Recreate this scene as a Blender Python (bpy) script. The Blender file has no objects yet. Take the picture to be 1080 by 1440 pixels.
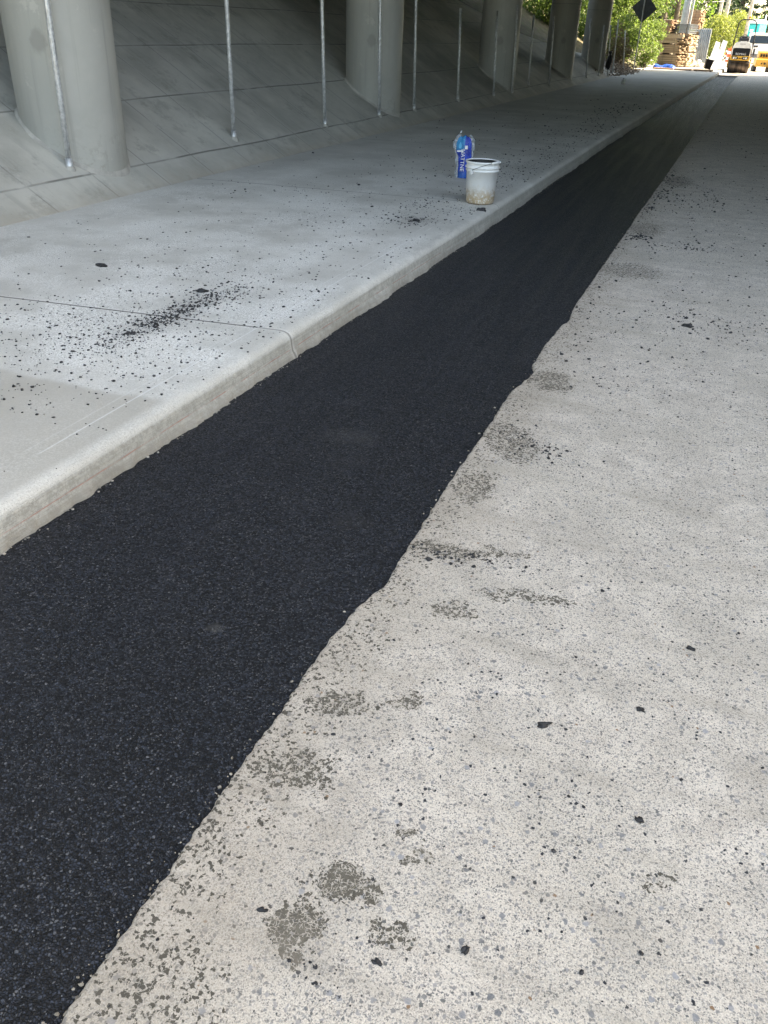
import bpy, math, random
import numpy as np
from mathutils import Vector, Matrix, Euler
R = math.radians
scene = bpy.context.scene
C = scene.collection

# ------------------------------------------------------------------ camera
CAM_H = 1.55
F_PX, CX, CY, VPX, VPY, ROLL = 1150.0, 540.0, 720.0, 1066.0, 57.0, R(2.2)
fwd = Vector((VPX - CX, VPY - CY, F_PX)).normalized()          # road direction in camera space (x right, y down)
dn = Vector((-math.sin(ROLL), math.cos(ROLL), 0))
dn.z = -(dn.x * fwd.x + dn.y * fwd.y) / fwd.z
up = -dn.normalized()
rt = fwd.cross(up)
if rt.x < 0: rt = -rt
rows = [rt, fwd, up]                                            # world = rows @ cam
M = Matrix(((rows[0].x, -rows[0].y, -rows[0].z, 0), (rows[1].x, -rows[1].y, -rows[1].z, 0),
            (rows[2].x, -rows[2].y, -rows[2].z, CAM_H), (0, 0, 0, 1)))
cd = bpy.data.cameras.new('camera'); cam = bpy.data.objects.new('camera', cd); C.objects.link(cam)
cam.matrix_world = M
cd.sensor_fit = 'VERTICAL'; cd.sensor_height = 36.0; cd.sensor_width = 27.0
cd.lens = 36.0 * F_PX / 1440.0; cd.clip_start = 0.05; cd.clip_end = 1500
scene.camera = cam

# ------------------------------------------------------------------ world, sun, exposure
SUN_AZ = Vector((0.916, 0.40)); SUN_EL = R(42)
sunv = Vector((SUN_AZ.x * math.cos(SUN_EL), SUN_AZ.y * math.cos(SUN_EL), math.sin(SUN_EL)))
w = bpy.data.worlds.new('World'); scene.world = w; w.use_nodes = True
nt = w.node_tree; nt.nodes.clear()
sk = nt.nodes.new('ShaderNodeTexSky'); sk.sky_type = 'NISHITA'; sk.sun_disc = False
sk.sun_elevation = SUN_EL; sk.sun_rotation = math.atan2(SUN_AZ.x, SUN_AZ.y)
sk.dust_density = 1.2; sk.air_density = 1.0; sk.ozone_density = 1.0
bg = nt.nodes.new('ShaderNodeBackground'); bg.inputs['Strength'].default_value = 0.15
ow = nt.nodes.new('ShaderNodeOutputWorld')
nt.links.new(sk.outputs[0], bg.inputs[0]); nt.links.new(bg.outputs[0], ow.inputs[0])
sl = bpy.data.lights.new('sun', 'SUN'); sl.energy = 4.2; sl.angle = R(0.5); sl.color = (1, 0.96, 0.9)
so = bpy.data.objects.new('sun', sl); C.objects.link(so)
so.rotation_euler = sunv.to_track_quat('Z', 'Y').to_euler(); so.location = (20, 10, 40)
scene.view_settings.view_transform = 'Standard'; scene.view_settings.look = 'None'
scene.view_settings.gamma = 1.0; scene.view_settings.use_curve_mapping = False
scene.view_settings.exposure = 2.55
scene.view_settings.use_white_balance = True; scene.view_settings.white_balance_temperature = 8900; scene.view_settings.white_balance_tint = 9
scene.cycles.max_bounces = 8; scene.cycles.diffuse_bounces = 3; scene.cycles.transparent_max_bounces = 8

rng = np.random.default_rng(7); random.seed(7)

# ------------------------------------------------------------------ node helpers
class G:
    def __init__(s, name):
        s.m = bpy.data.materials.new(name); s.m.use_nodes = True; s.t = s.m.node_tree; s.t.nodes.clear()
        s.out = s.t.nodes.new('ShaderNodeOutputMaterial')
        s.co = s.t.nodes.new('ShaderNodeTexCoord').outputs['Object']
        s._sep = None
    def n(s, k): return s.t.nodes.new(k)
    def put(s, sock, v):
        if v is None: return
        if isinstance(v, bpy.types.NodeSocket): s.t.links.new(v, sock)
        else:
            if isinstance(v, (tuple, list)) and len(v) == 3 and len(sock.default_value) == 4: v = (*v, 1)
            sock.default_value = v
    def ma(s, op, a, b=None, c=None, clamp=False):
        x = s.n('ShaderNodeMath'); x.operation = op; x.use_clamp = clamp
        for i, v in enumerate((a, b, c)): s.put(x.inputs[i], v)
        return x.outputs[0]
    def vm(s, op, a, b=None):
        x = s.n('ShaderNodeVectorMath'); x.operation = op
        s.put(x.inputs[0], a); s.put(x.inputs[1], b)
        return x.outputs['Value'] if op in ('LENGTH', 'DOT_PRODUCT', 'DISTANCE') else x.outputs[0]
    def noise(s, sc, det=4, rough=.55, co=None, col=False):
        x = s.n('ShaderNodeTexNoise'); x.inputs['Scale'].default_value = sc; x.inputs['Detail'].default_value = det
        x.inputs['Roughness'].default_value = rough; s.put(x.inputs['Vector'], co or s.co)
        return x.outputs['Color'] if col else x.outputs['Fac']
    def vor(s, sc, feat='F1', co=None, rnd=1.0):
        x = s.n('ShaderNodeTexVoronoi'); x.feature = feat; x.inputs['Scale'].default_value = sc
        x.inputs['Randomness'].default_value = rnd; s.put(x.inputs['Vector'], co or s.co)
        if feat == 'DISTANCE_TO_EDGE': return x.outputs['Distance']
        sp = s.n('ShaderNodeSeparateColor'); s.put(sp.inputs[0], x.outputs['Color'])
        return x.outputs['Distance'], sp.outputs[0], sp.outputs[1], sp.outputs[2]
    def st(s, v, a, b, c=0.0, d=1.0):                            # smooth step a..b -> c..d
        x = s.n('ShaderNodeMapRange'); x.interpolation_type = 'SMOOTHSTEP'
        s.put(x.inputs[0], v)
        if a > b: a, b, c, d = b, a, d, c
        for i, q in zip((1, 2, 3, 4), (a, b, c, d)): x.inputs[i].default_value = q
        return x.outputs[0]
    def mix(s, f, a, b, mode='MIX'):
        x = s.n('ShaderNodeMix'); x.data_type = 'RGBA'; x.blend_type = mode
        s.put(x.inputs[0], f); s.put(x.inputs[6], a); s.put(x.inputs[7], b)
        return x.outputs[2]
    def xyz(s):
        if not s._sep:
            x = s.n('ShaderNodeSeparateXYZ'); s.put(x.inputs[0], s.co); s._sep = x.outputs
        return s._sep
    def mapv(s, loc, rot, sc, co=None):
        x = s.n('ShaderNodeMapping'); x.vector_type = 'TEXTURE'
        x.inputs['Location'].default_value = loc; x.inputs['Rotation'].default_value = rot; x.inputs['Scale'].default_value = sc
        s.put(x.inputs['Vector'], co or s.co); return x.outputs[0]
    def warp(s, amt, sc):
        d = s.vm('SUBTRACT', s.noise(sc, 3, col=True), (.5, .5, .5))
        x = s.n('ShaderNodeVectorMath'); x.operation = 'SCALE'; s.put(x.inputs[0], d); x.inputs['Scale'].default_value = amt
        return s.vm('ADD', s.co, x.outputs[0])
    def bump(s, h, st=.5, dist=.01, prev=None):
        x = s.n('ShaderNodeBump'); x.inputs['Strength'].default_value = st; x.inputs['Distance'].default_value = dist
        s.put(x.inputs['Height'], h)
        if prev: s.put(x.inputs['Normal'], prev)
        return x.outputs[0]
    def bsdf(s, col, rough=.8, metal=0., normal=None, spec=.5, **kw):
        x = s.n('ShaderNodeBsdfPrincipled'); s.put(x.inputs['Base Color'], col); s.put(x.inputs['Roughness'], rough)
        s.put(x.inputs['Metallic'], metal); s.put(x.inputs['Specular IOR Level'], spec)
        if normal: s.put(x.inputs['Normal'], normal)
        for k, v in kw.items(): s.put(x.inputs[k.replace('_', ' ')], v)
        s.t.links.new(x.outputs[0], s.out.inputs[0]); return x

MC = {}
def simple(name, col, rough=.6, metal=0., var=.15, sc=8, bump=.0, bsc=60, dirt=None, spec=.5):
    if name in MC: return MC[name]
    g = G(name); f = g.noise(sc, 5)
    a = tuple(c * (1 - var) for c in col); b = tuple(min(1, c * (1 + var)) for c in col)
    c = g.mix(g.st(f, .35, .65), a, b)
    if dirt: c = g.mix(g.st(g.noise(sc * 1.7, 6, .7), .5, .68), c, dirt)
    nm = g.bump(g.noise(bsc, 4), bump, .01) if bump else None
    g.bsdf(c, rough, metal, nm, spec); MC[name] = g.m; return g.m

# ------------------------------------------------------------------ mesh helpers
def tag(o, label=None, cat=None, group=None, kind=None):
    if label: o['label'] = label
    if cat: o['category'] = cat
    if group: o['group'] = group
    if kind: o['kind'] = kind
    return o
def thing(name, label, cat, loc=(0, 0, 0), rz=0, group=None):
    o = bpy.data.objects.new(name, None); C.objects.link(o); o.location = loc; o.rotation_euler = (0, 0, rz)
    o.empty_display_size = .2
    return tag(o, label, cat, group)
class MB:
    def __init__(s): s.v = []; s.f = []; s.sm = []
    def add(s, vs, fs, smooth=False):
        o = len(s.v); s.v += [tuple(v) for v in vs]; s.f += [tuple(i + o for i in f) for f in fs]; s.sm += [smooth] * len(fs); return s
    def box(s, c, size, rot=None, bev=0.0):
        x, y, z = [q / 2 for q in size]; b = min(bev, x * .9, y * .9, z * .9)
        if b <= 0:
            vs = [(i * x, j * y, k * z) for i in (-1, 1) for j in (-1, 1) for k in (-1, 1)]
            fs = [(0, 1, 3, 2), (4, 6, 7, 5), (0, 4, 5, 1), (2, 3, 7, 6), (0, 2, 6, 4), (1, 5, 7, 3)]
        else:
            import bmesh
            bm = bmesh.new(); bmesh.ops.create_cube(bm, size=1)
            for v in bm.verts: v.co = Vector((v.co.x * 2 * x, v.co.y * 2 * y, v.co.z * 2 * z))
            bmesh.ops.bevel(bm, geom=bm.edges[:], offset=b, segments=2, affect='EDGES', profile=.5)
            bm.verts.index_update()
            vs = [v.co.copy() for v in bm.verts]; fs = [[v.index for v in f.verts] for f in bm.faces]; bm.free()
        m = Matrix.Translation(c) @ (Euler(rot).to_matrix().to_4x4() if rot else Matrix())
        return s.add([m @ Vector(v) for v in vs], fs)
    def tube(s, pts, r, n=10, caps=True, closed=False):
        pts = [Vector(p) for p in pts]; rs = r if isinstance(r, (list, tuple)) else [r] * len(pts)
        vs = []; fs = []; u = None; N = len(pts)
        for i, p in enumerate(pts):
            if closed: d = pts[(i + 1) % N] - pts[i - 1]
            else: d = pts[min(i + 1, N - 1)] - pts[max(i - 1, 0)]
            d.normalize()
            if u is None:
                u = d.orthogonal().normalized()
            u = (u - d * u.dot(d)).normalized(); v = d.cross(u)
            for k in range(n):
                a = 2 * math.pi * k / n; vs.append(p + (u * math.cos(a) + v * math.sin(a)) * rs[i])
        for i in range(N if closed else N - 1):
            j = (i + 1) % N
            for k in range(n):
                l = (k + 1) % n; fs.append((i * n + k, i * n + l, j * n + l, j * n + k))
        s.add(vs, fs, True)
        if caps and not closed:
            s.add(vs[:n], [tuple(range(n))[::-1]]); s.add(vs[-n:], [tuple(range(n))])
        return s
    def lathe(s, prof, c=(0, 0, 0), n=24, axis='Z', smooth=True):
        vs = []; fs = []
        for r, z in prof:
            for k in range(n):
                a = 2 * math.pi * k / n; x, y = r * math.cos(a), r * math.sin(a)
                p = (x, y, z) if axis == 'Z' else ((z, x, y) if axis == 'X' else (y, z, x))
                vs.append((p[0] + c[0], p[1] + c[1], p[2] + c[2]))
        for i in range(len(prof) - 1):
            for k in range(n):
                l = (k + 1) % n; fs.append((i * n + k, i * n + l, (i + 1) * n + l, (i + 1) * n + k))
        return s.add(vs, fs, smooth)
    def prism(s, poly, a, b, axis='X'):                          # polygon in the other two axes, extruded a..b
        n = len(poly)
        def P(q, t): return {'X': (t, q[0], q[1]), 'Y': (q[0], t, q[1]), 'Z': (q[0], q[1], t)}[axis]
        vs = [P(q, a) for q in poly] + [P(q, b) for q in poly]
        fs = [tuple(range(n))[::-1], tuple(range(n, 2 * n))] + [(i, (i + 1) % n, n + (i + 1) % n, n + i) for i in range(n)]
        return s.add(vs, fs)
    def build(s, name, mat, parent=None, loc=None, rot=None):
        me = bpy.data.meshes.new(name); me.from_pydata(s.v, [], s.f)
        me.polygons.foreach_set('use_smooth', s.sm)
        import bmesh
        bm = bmesh.new(); bm.from_mesh(me); bmesh.ops.remove_doubles(bm, verts=bm.verts, dist=1e-6)
        bmesh.ops.recalc_face_normals(bm, faces=bm.faces); bm.to_mesh(me); bm.free()
        if mat: me.materials.append(mat)
        o = bpy.data.objects.new(name, me); C.objects.link(o)
        if parent: o.parent = parent
        if loc: o.location = loc
        if rot: o.rotation_euler = rot
        return o
def raw(name, V, F, mat, smooth=False, parent=None):             # numpy mesh; F = (n,k) array
    me = bpy.data.meshes.new(name); k = F.shape[1]
    me.vertices.add(len(V)); me.vertices.foreach_set('co', np.ascontiguousarray(V, np.float32).ravel())
    me.loops.add(F.size); me.loops.foreach_set('vertex_index', F.astype(np.int32).ravel())
    me.polygons.add(len(F)); me.polygons.foreach_set('loop_start', np.arange(0, F.size, k, dtype=np.int32))
    me.polygons.foreach_set('use_smooth', np.full(len(F), smooth)); me.update(calc_edges=True); me.validate()
    if mat: me.materials.append(mat)
    o = bpy.data.objects.new(name, me); C.objects.link(o)
    if parent: o.parent = parent
    return o
def grid(xs, ys, zf):
    X, Y = np.meshgrid(xs, ys); Z = zf(X, Y); V = np.stack([X, Y, Z], -1).reshape(-1, 3)
    nx, ny = len(xs), len(ys); i = np.arange(ny - 1)[:, None] * nx + np.arange(nx - 1)[None]; i = i.ravel()
    return V, np.stack([i, i + 1, i + nx + 1, i + nx], -1)
def gridxy(X, Y, Z):
    V = np.stack([X, Y, Z], -1).reshape(-1, 3); ny, nx = X.shape
    i = (np.arange(ny - 1)[:, None] * nx + np.arange(nx - 1)[None]).ravel()
    return V, np.stack([i, i + 1, i + nx + 1, i + nx], -1)
def fnoise(t, seed, octs, amp=1.):                              # 1-D value noise
    out = np.zeros_like(t); r = np.random.default_rng(seed)
    for fr, a in octs:
        tab = r.uniform(-1, 1, 4096); u = t * fr; i = np.floor(u).astype(int); f = u - i; f = f * f * (3 - 2 * f)
        out += a * (tab[i % 4096] * (1 - f) + tab[(i + 1) % 4096] * f)
    return out * amp
def text_mesh(txt, size, depth, name, mat, parent, loc, rot, sx=1.0):
    cu = bpy.data.curves.new(name, 'FONT'); cu.body = txt; cu.size = size; cu.extrude = depth
    cu.align_x = 'CENTER'; cu.align_y = 'CENTER'
    t = bpy.data.objects.new(name, cu); C.objects.link(t); bpy.context.view_layer.update()
    me = bpy.data.meshes.new_from_object(t.evaluated_get(bpy.context.evaluated_depsgraph_get()))
    bpy.data.objects.remove(t); bpy.data.curves.remove(cu)
    me.materials.clear(); me.materials.append(mat)
    o = bpy.data.objects.new(name, me); C.objects.link(o); o.parent = parent; o.location = loc; o.rotation_euler = rot
    o.scale = (sx, 1, 1); return o

# ------------------------------------------------------------------ plan of the place (metres, Y along the road)
def curbX(y): return np.interp(y, [0, 1.7, 4, 7, 15, 23, 33, 43, 60, 90], [-2.0, -2.0, -1.975, -1.94, -1.94, -1.85, -1.70, -1.555, -1.35, -0.9])
def edgeX(y):
    ky = [0, .54, 1.12, 1.4, 1.63, 1.85, 1.95, 2.02, 2.2, 2.76, 3.3, 3.84, 3.95, 4.15, 4.24, 4.6, 5.0, 5.13, 5.4, 7, 9.5, 11.5, 20, 36, 49, 60, 90]
    kx = [-.79, -.785, -.785, -.787, -.788, -.780, -.765, -.742, -.748, -.765, -.765, -.77, -.745, -.725, -.755, -.765, -.75, -.725, -.75, -.75, -.75, -.735, -.735, -.72, -.57, -.45, 0]
    return np.interp(y, ky, kx)
SLOPE_M, TOE_X, TOE_Z = .6, -5.0, .15
def slopeZ(x): return TOE_Z + SLOPE_M * (TOE_X - x)

# ------------------------------------------------------------------ ground materials
def mat_old_road():
    g = G('old_exposed_aggregate_pavement'); x, y, z = g.xyz()
    big = g.noise(1.3, 4, .6); mid = g.noise(9, 5, .65); fine = g.noise(300, 4, .75); fin2 = g.noise(190, 4, .8)
    c = g.mix(g.st(mid, .38, .62), (.45, .392, .33), (.64, .57, .49))
    c = g.mix(g.st(big, .38, .66), c, (.50, .445, .37))
    c = g.mix(g.ma('MULTIPLY', g.st(g.noise(4.5, 5, .7), .52, .70), .45), c, (.40, .35, .29))
    c = g.mix(g.ma('MULTIPLY', g.st(fine, .44, .58), .7), c, (.84, .77, .665))
    wc = g.warp(.011, 130)
    dens = g.noise(5, 3)
    c = g.mix(g.ma('MULTIPLY', g.st(fin2, .56, .66), .7), c, (.22, .215, .20))
    c = g.mix(g.ma('MULTIPLY', g.st(g.noise(2.6, 4, .6), .48, .62), .30), c, (.40, .355, .30))
    # small stones
    for sc, lo, hi, c1, c2, rad in ((230, .44, .30, (.15, .145, .14), (.38, .35, .31), .42),
                                   (150, .60, .44, (.10, .105, .11), (.40, .38, .35), .40),
                                   (88, .80, .68, (.07, .08, .085), (.36, .34, .33), .38),
                                   (50, .95, .92, (.13, .14, .15), (.36, .36, .37), .34)):
        d, r1, r2, r3 = g.vor(sc, co=wc)
        thr = g.st(dens, .3, .7, lo, hi)
        m = g.ma('MULTIPLY', g.ma('GREATER_THAN', r1, thr), g.st(d, rad + .05, rad - .07))
        c = g.mix(g.ma('MULTIPLY', m, .85), c, g.mix(r2, c1, c2))
    # sparse very dark and rusty stones
    d, r1, r2, r3 = g.vor(88, co=wc)
    m = g.ma('MULTIPLY', g.ma('GREATER_THAN', r1, .965), g.st(d, .40, .30))
    c = g.mix(m, c, g.mix(g.ma('GREATER_THAN', r2, .9), (.035, .038, .045), (.28, .17, .10)))
    # remnants of an older dark surface, broken up by pale matrix
    ell = [(-.425, .99, .065, .062, .3, 1.1), (-.475, .862, .065, .055, .5, 1.0), (-.50, 1.55, .05, .035, .2, .8), (-.66, 1.46, .12, .045, .3, .72),
           (-.67, 1.22, .12, .075, .4, .72), (-.78, 1.02, .07, .16, 0, .32), (-.66, .66, .13, .12, 0, .34), (-.62, 2.30, .16, .05, .3, .75), (-.44, 2.36, .12, .03, .2, .6),
           (-.50, 1.98, .08, .05, .4, .62), (-.30, 2.14, .16, .04, .3, .55), (-.64, 3.25, .12, .22, .5, .62), (-.62, 4.05, .12, .16, .4, .75), (-.66, 2.78, .09, .14, 0, .62),
           (-.60, 8.3, .18, .35, 0, .55), (-.55, 6.6, .3, .25, 0, .45), (-.55, 11.5, .2, .5, 0, .6), (-.30, 1.12, .02, .02, 0, .9), (-.33, 1.08, .018, .014, 0, .9), (-.36, 1.155, .02, .02, 0, .9), (-.29, .93, .05, .03, 0, .55), (.19, 1.27, .04, .03, 0, .45)]
    mask = None; wl = g.warp(.15, 13)
    for ex, ey, rx, ry, ro, a in ell:
        l = g.vm('LENGTH', g.mapv((ex, ey, 0), (0, 0, ro), (rx, ry, 1), wl))
        q = g.st(l, 1.25, .55, 0, a); mask = q if mask is None else g.ma('MAXIMUM', mask, q)
    c = g.mix(g.st(g.ma('ADD', x, g.ma('MULTIPLY', g.noise(1.8, 5, .7), .9)), .10, -.42, 0, .5), c, (.36, .305, .24))
    edge = g.ma('SUBTRACT', x, g.ma('ADD', -.76, g.ma('MULTIPLY', g.noise(2.2, 3), .16)))
    mask = g.ma('MAXIMUM', mask, g.st(edge, .10, -.06, 0, .2))
    wp = g.warp(.018, 75); d, r1, r2, r3 = g.vor(118, co=wp); de = g.vor(118, 'DISTANCE_TO_EDGE', co=wp)
    on = g.ma('LESS_THAN', r1, g.ma('ADD', mask, g.ma('MULTIPLY', g.ma('SUBTRACT', g.noise(30, 2), .5), .5)))
    on = g.ma('MULTIPLY', on, g.ma('GREATER_THAN', mask, .05))
    vein = g.ma('ADD', de, g.ma('MULTIPLY', g.ma('SUBTRACT', g.noise(55, 3), .5), .55))
    on = g.ma('MULTIPLY', on, g.st(vein, .025, .09))
    c = g.mix(g.ma('MULTIPLY', on, .92), c, g.mix(g.noise(120, 3), (.026, .024, .019), (.085, .077, .060)))
    c = g.mix(g.ma('MULTIPLY', mask, .26), c, (.24, .21, .16))
    # dust and tyre grime streaks along and across the lane
    stn = g.noise(1, 5, .6, g.mapv((0, 0, 0), (0, 0, 0), (.9, .12, 1)))
    c = g.mix(g.ma('MULTIPLY', g.st(stn, .5, .72), .35), c, (.33, .29, .235))
    h = g.ma('ADD', g.ma('MULTIPLY', g.noise(260, 4, .7), .5), g.ma('MULTIPLY', g.vor(110)[0], .5))
    n = g.bump(h, .55, .004); n = g.bump(g.noise(14, 4), .35, .012, n)
    g.bsdf(c, .85, 0, n, .3); return g.m

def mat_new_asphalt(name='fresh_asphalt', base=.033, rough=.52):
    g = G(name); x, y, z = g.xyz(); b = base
    wc = g.warp(.005, 170)
    d, r1, r2, r3 = g.vor(150, co=wc); de = g.vor(150, 'DISTANCE_TO_EDGE', co=wc); d2, q1, q2, q3 = g.vor(210, co=wc)
    zone = g.noise(2.2, 5, .65)                                  # finer and coarser, richer and leaner areas
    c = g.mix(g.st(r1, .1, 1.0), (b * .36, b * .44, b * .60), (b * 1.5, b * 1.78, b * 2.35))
    c = g.mix(g.ma('MULTIPLY', g.st(de, .10, .01), .85), c, (.0035, .0036, .004))
    lt = g.ma('GREATER_THAN', r2, g.st(zone, .35, .68, .93, .84))
    c = g.mix(g.ma('MULTIPLY', g.ma('MULTIPLY', lt, g.st(de, .05, .14)), g.st(r3, 0, 1, .35, 1)), c, (.135, .14, .15))
    c = g.mix(g.ma('MULTIPLY', g.ma('GREATER_THAN', q1, .94), g.st(d2, .4, .25)), c, (.19, .195, .20))
    c = g.mix(g.ma('MULTIPLY', g.ma('GREATER_THAN', q2, .90), .7), c, (.004, .004, .005))
    c = g.mix(g.ma('MULTIPLY', g.st(g.noise(1.3, 6, .7), .52, .76), .20), c, (.075, .075, .078))
    for sx_, sy_, rx, ry, al in ((-1.13, 1.62, .035, .02, .45), (-1.30, 3.0, .16, .10, .16), (-1.0, 2.35, .10, .07, .10)):
        sp = g.vm('LENGTH', g.mapv((sx_, sy_, 0), (0, 0, .2), (rx, ry, 1), g.warp(.06, 26)))
        c = g.mix(g.st(sp, 1.2, .2, 0, al), c, (.16, .158, .15))
    # dust and scuffs beside the old pavement
    h = g.ma('ADD', g.st(de, .0, .22), g.ma('MULTIPLY', r3, .9))
    h = g.ma('ADD', h, g.ma('MULTIPLY', g.noise(70, 4, .7), .8))
    n = g.bump(h, 1.0, .006); n = g.bump(g.noise(3.5, 4, .6, g.mapv((0, 0, 0), (0, 0, 0), (1.6, .7, 1))), .4, .02, n)
    rl = g.noise(1, 3, .5, g.mapv((0, 0, 0), (0, 0, .02), (.10, 3.5, 1)))      # faint roller lanes
    rg = g.ma('ADD', g.ma('MULTIPLY', r3, .25), g.st(rl, .35, .65, rough - .07, rough + .01))
    g.bsdf(c, rg, 0, n, .34); return g.m

def mat_sidewalk():
    g = G('sidewalk_concrete'); x, y, z = g.xyz()
    c = g.mix(g.st(g.noise(1.2, 5, .6), .35, .68), (.50, .49, .445), (.65, .64, .59))
    # laitance: crisp white speckle
    sp = g.st(g.noise(110, 5, .8), .47, .55)
    sp2 = g.st(g.noise(2.0, 4, .6), .36, .62)
    near = g.st(y, 12, 3)
    sp = g.ma('MULTIPLY', sp, g.st(x, -2.02, -2.16, .35, 1))
    c = g.mix(g.ma('MULTIPLY', g.ma('MULTIPLY', sp, sp2), g.ma('ADD', g.ma('MULTIPLY', near, .75), .2)), c, (.90, .90, .86))
    d, r1, r2, r3 = g.vor(240)
    c = g.mix(g.ma('MULTIPLY', g.ma('GREATER_THAN', r1, .76), g.ma('MULTIPLY', g.st(d, .5, .3), .75)), c, g.mix(r2, (.18, .18, .17), (.38, .36, .33)))
    # tan damp film at the near end
    yb = g.ma('ADD', g.ma('MULTIPLY', g.ma('ADD', x, 2.4), .05), g.ma('MULTIPLY', g.ma('SUBTRACT', g.noise(3, 3), .5), .12))
    wet = g.st(g.ma('SUBTRACT', g.ma('SUBTRACT', y, yb), 0), 2.72, 2.655)
    wet = g.ma('MULTIPLY', wet, g.st(x, -2.02, -2.08))
    c = g.mix(g.ma('MULTIPLY', wet, .7), c, (.42, .395, .34))
    for px_, py_, rx, ry, al in ((-2.68, 3.7, .16, .6, .5), (-2.85, 2.35, .22, .16, .4), (-2.42, 6.85, .22, .25, .5), (-2.2, 10.5, .25, 2.0, .35), (-1.99, 6.0, .03, 1.5, .25)):
        q = g.vm('LENGTH', g.mapv((px_, py_, 0), (0, 0, 0), (rx, ry, 9), g.warp(.25, 5)))
        c = g.mix(g.ma('MULTIPLY', g.st(q, 1.2, .3, 0, al), g.st(g.noise(60, 5, .8), .40, .56)), c, (.20, .195, .18))
    # dust toward the slope; darker grey farther along the walk
    dust = g.ma('MULTIPLY', g.st(g.noise(.9, 4, .6, g.mapv((0, 0, 0), (0, 0, 0), (.5, 2.2, 1))), .4, .7), .25)
    c = g.mix(dust, c, (.44, .42, .38))
    c = g.mix(g.st(x, -4.7, -5.0, 0, .5), c, (.60, .58, .53))
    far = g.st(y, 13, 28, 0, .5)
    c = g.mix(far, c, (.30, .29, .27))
    # faint drag / broom marks
    br = g.noise(1, 3, .6, g.mapv((0, 0, 0), (0, 0, .1), (1.2, .012, 1)))
    c = g.mix(g.st(br, .55, .75, 0, .12), c, (.36, .35, .33))
    # face of the kerb: board marks, aggregate, faint red string line
    face = g.st(z, .108, .085)
    fm = g.noise(1, 4, .6, g.mapv((0, 0, 0), (0, 0, 0), (1, .9, .006)))
    c = g.mix(g.ma('MULTIPLY', face, g.st(fm, .40, .68, .15, .50)), c, (.25, .25, .215))
    c = g.mix(g.ma('MULTIPLY', face, g.st(g.noise(26, 6, .8), .44, .58, .15, .6)), c, (.28, .275, .245))
    zl = g.ma('ADD', .040, g.ma('MULTIPLY', g.ma('SUBTRACT', g.noise(1.5, 3), .5), .02))
    ln = g.st(g.ma('ABSOLUTE', g.ma('SUBTRACT', z, zl)), .0035, .001)
    ln = g.ma('MULTIPLY', g.ma('MULTIPLY', ln, g.st(y, 9, 4)), g.st(g.noise(6, 3), .40, .55, .15, .7))
    c = g.mix(ln, c, (.42, .16, .13))
    c = g.mix(g.ma('MULTIPLY', g.st(z, .035, .01), .5), c, (.30, .275, .235))
    # joints across the walk and the tooled edge lines
    yy = g.ma('SUBTRACT', y, g.ma('MULTIPLY', g.ma('ADD', x, 2.0), .135))
    fr = g.ma('ABSOLUTE', g.ma('SUBTRACT', g.ma('MODULO', g.ma('ADD', g.ma('SUBTRACT', yy, 3.78), 42.3), 4.23), 0))
    fr = g.ma('MINIMUM', fr, g.ma('SUBTRACT', 4.23, fr))
    wig = g.ma('MULTIPLY', g.noise(30, 3), .004)
    jn = g.st(g.ma('ADD', fr, wig), .013, .006)
    jn2 = g.st(fr, .035, .012)
    c = g.mix(g.ma('MULTIPLY', jn2, .25), c, (.75, .74, .70))
    c = g.mix(g.ma('MULTIPLY', jn, g.st(x, -2.16, -2.20, .55, .9)), c, (.10, .095, .085))
    tl = None
    for xo, a in ((.205, .42), (.265, .2)):
        q = g.ma('MULTIPLY', g.st(g.ma('ABSOLUTE', g.ma('ADD', x, 1.965 + xo)), .006, .002), a)
        tl = q if tl is None else g.ma('MAXIMUM', tl, q)
    c = g.mix(g.ma('MULTIPLY', g.ma('MULTIPLY', tl, g.st(y, 14, 8)), g.st(g.noise(3, 3), .35, .55)), c, (.85, .86, .85))
    h = g.ma('SUBTRACT', g.noise(330, 4, .7), g.ma('MULTIPLY', jn, 3)); h = g.ma('SUBTRACT', h, g.ma('MULTIPLY', tl, 1))
    n = g.bump(h, .5, .003); n = g.bump(g.noise(9, 4), .25, .01, n)
    n = g.bump(g.ma('MULTIPLY', g.ma('ADD', g.ma('MULTIPLY', fm, .4), g.noise(38, 5, .7)), face), .6, .008, n)
    rg = g.ma('SUBTRACT', .82, g.ma('MULTIPLY', wet, .22))
    g.bsdf(c, rg, 0, n, .35); return g.m

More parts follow.
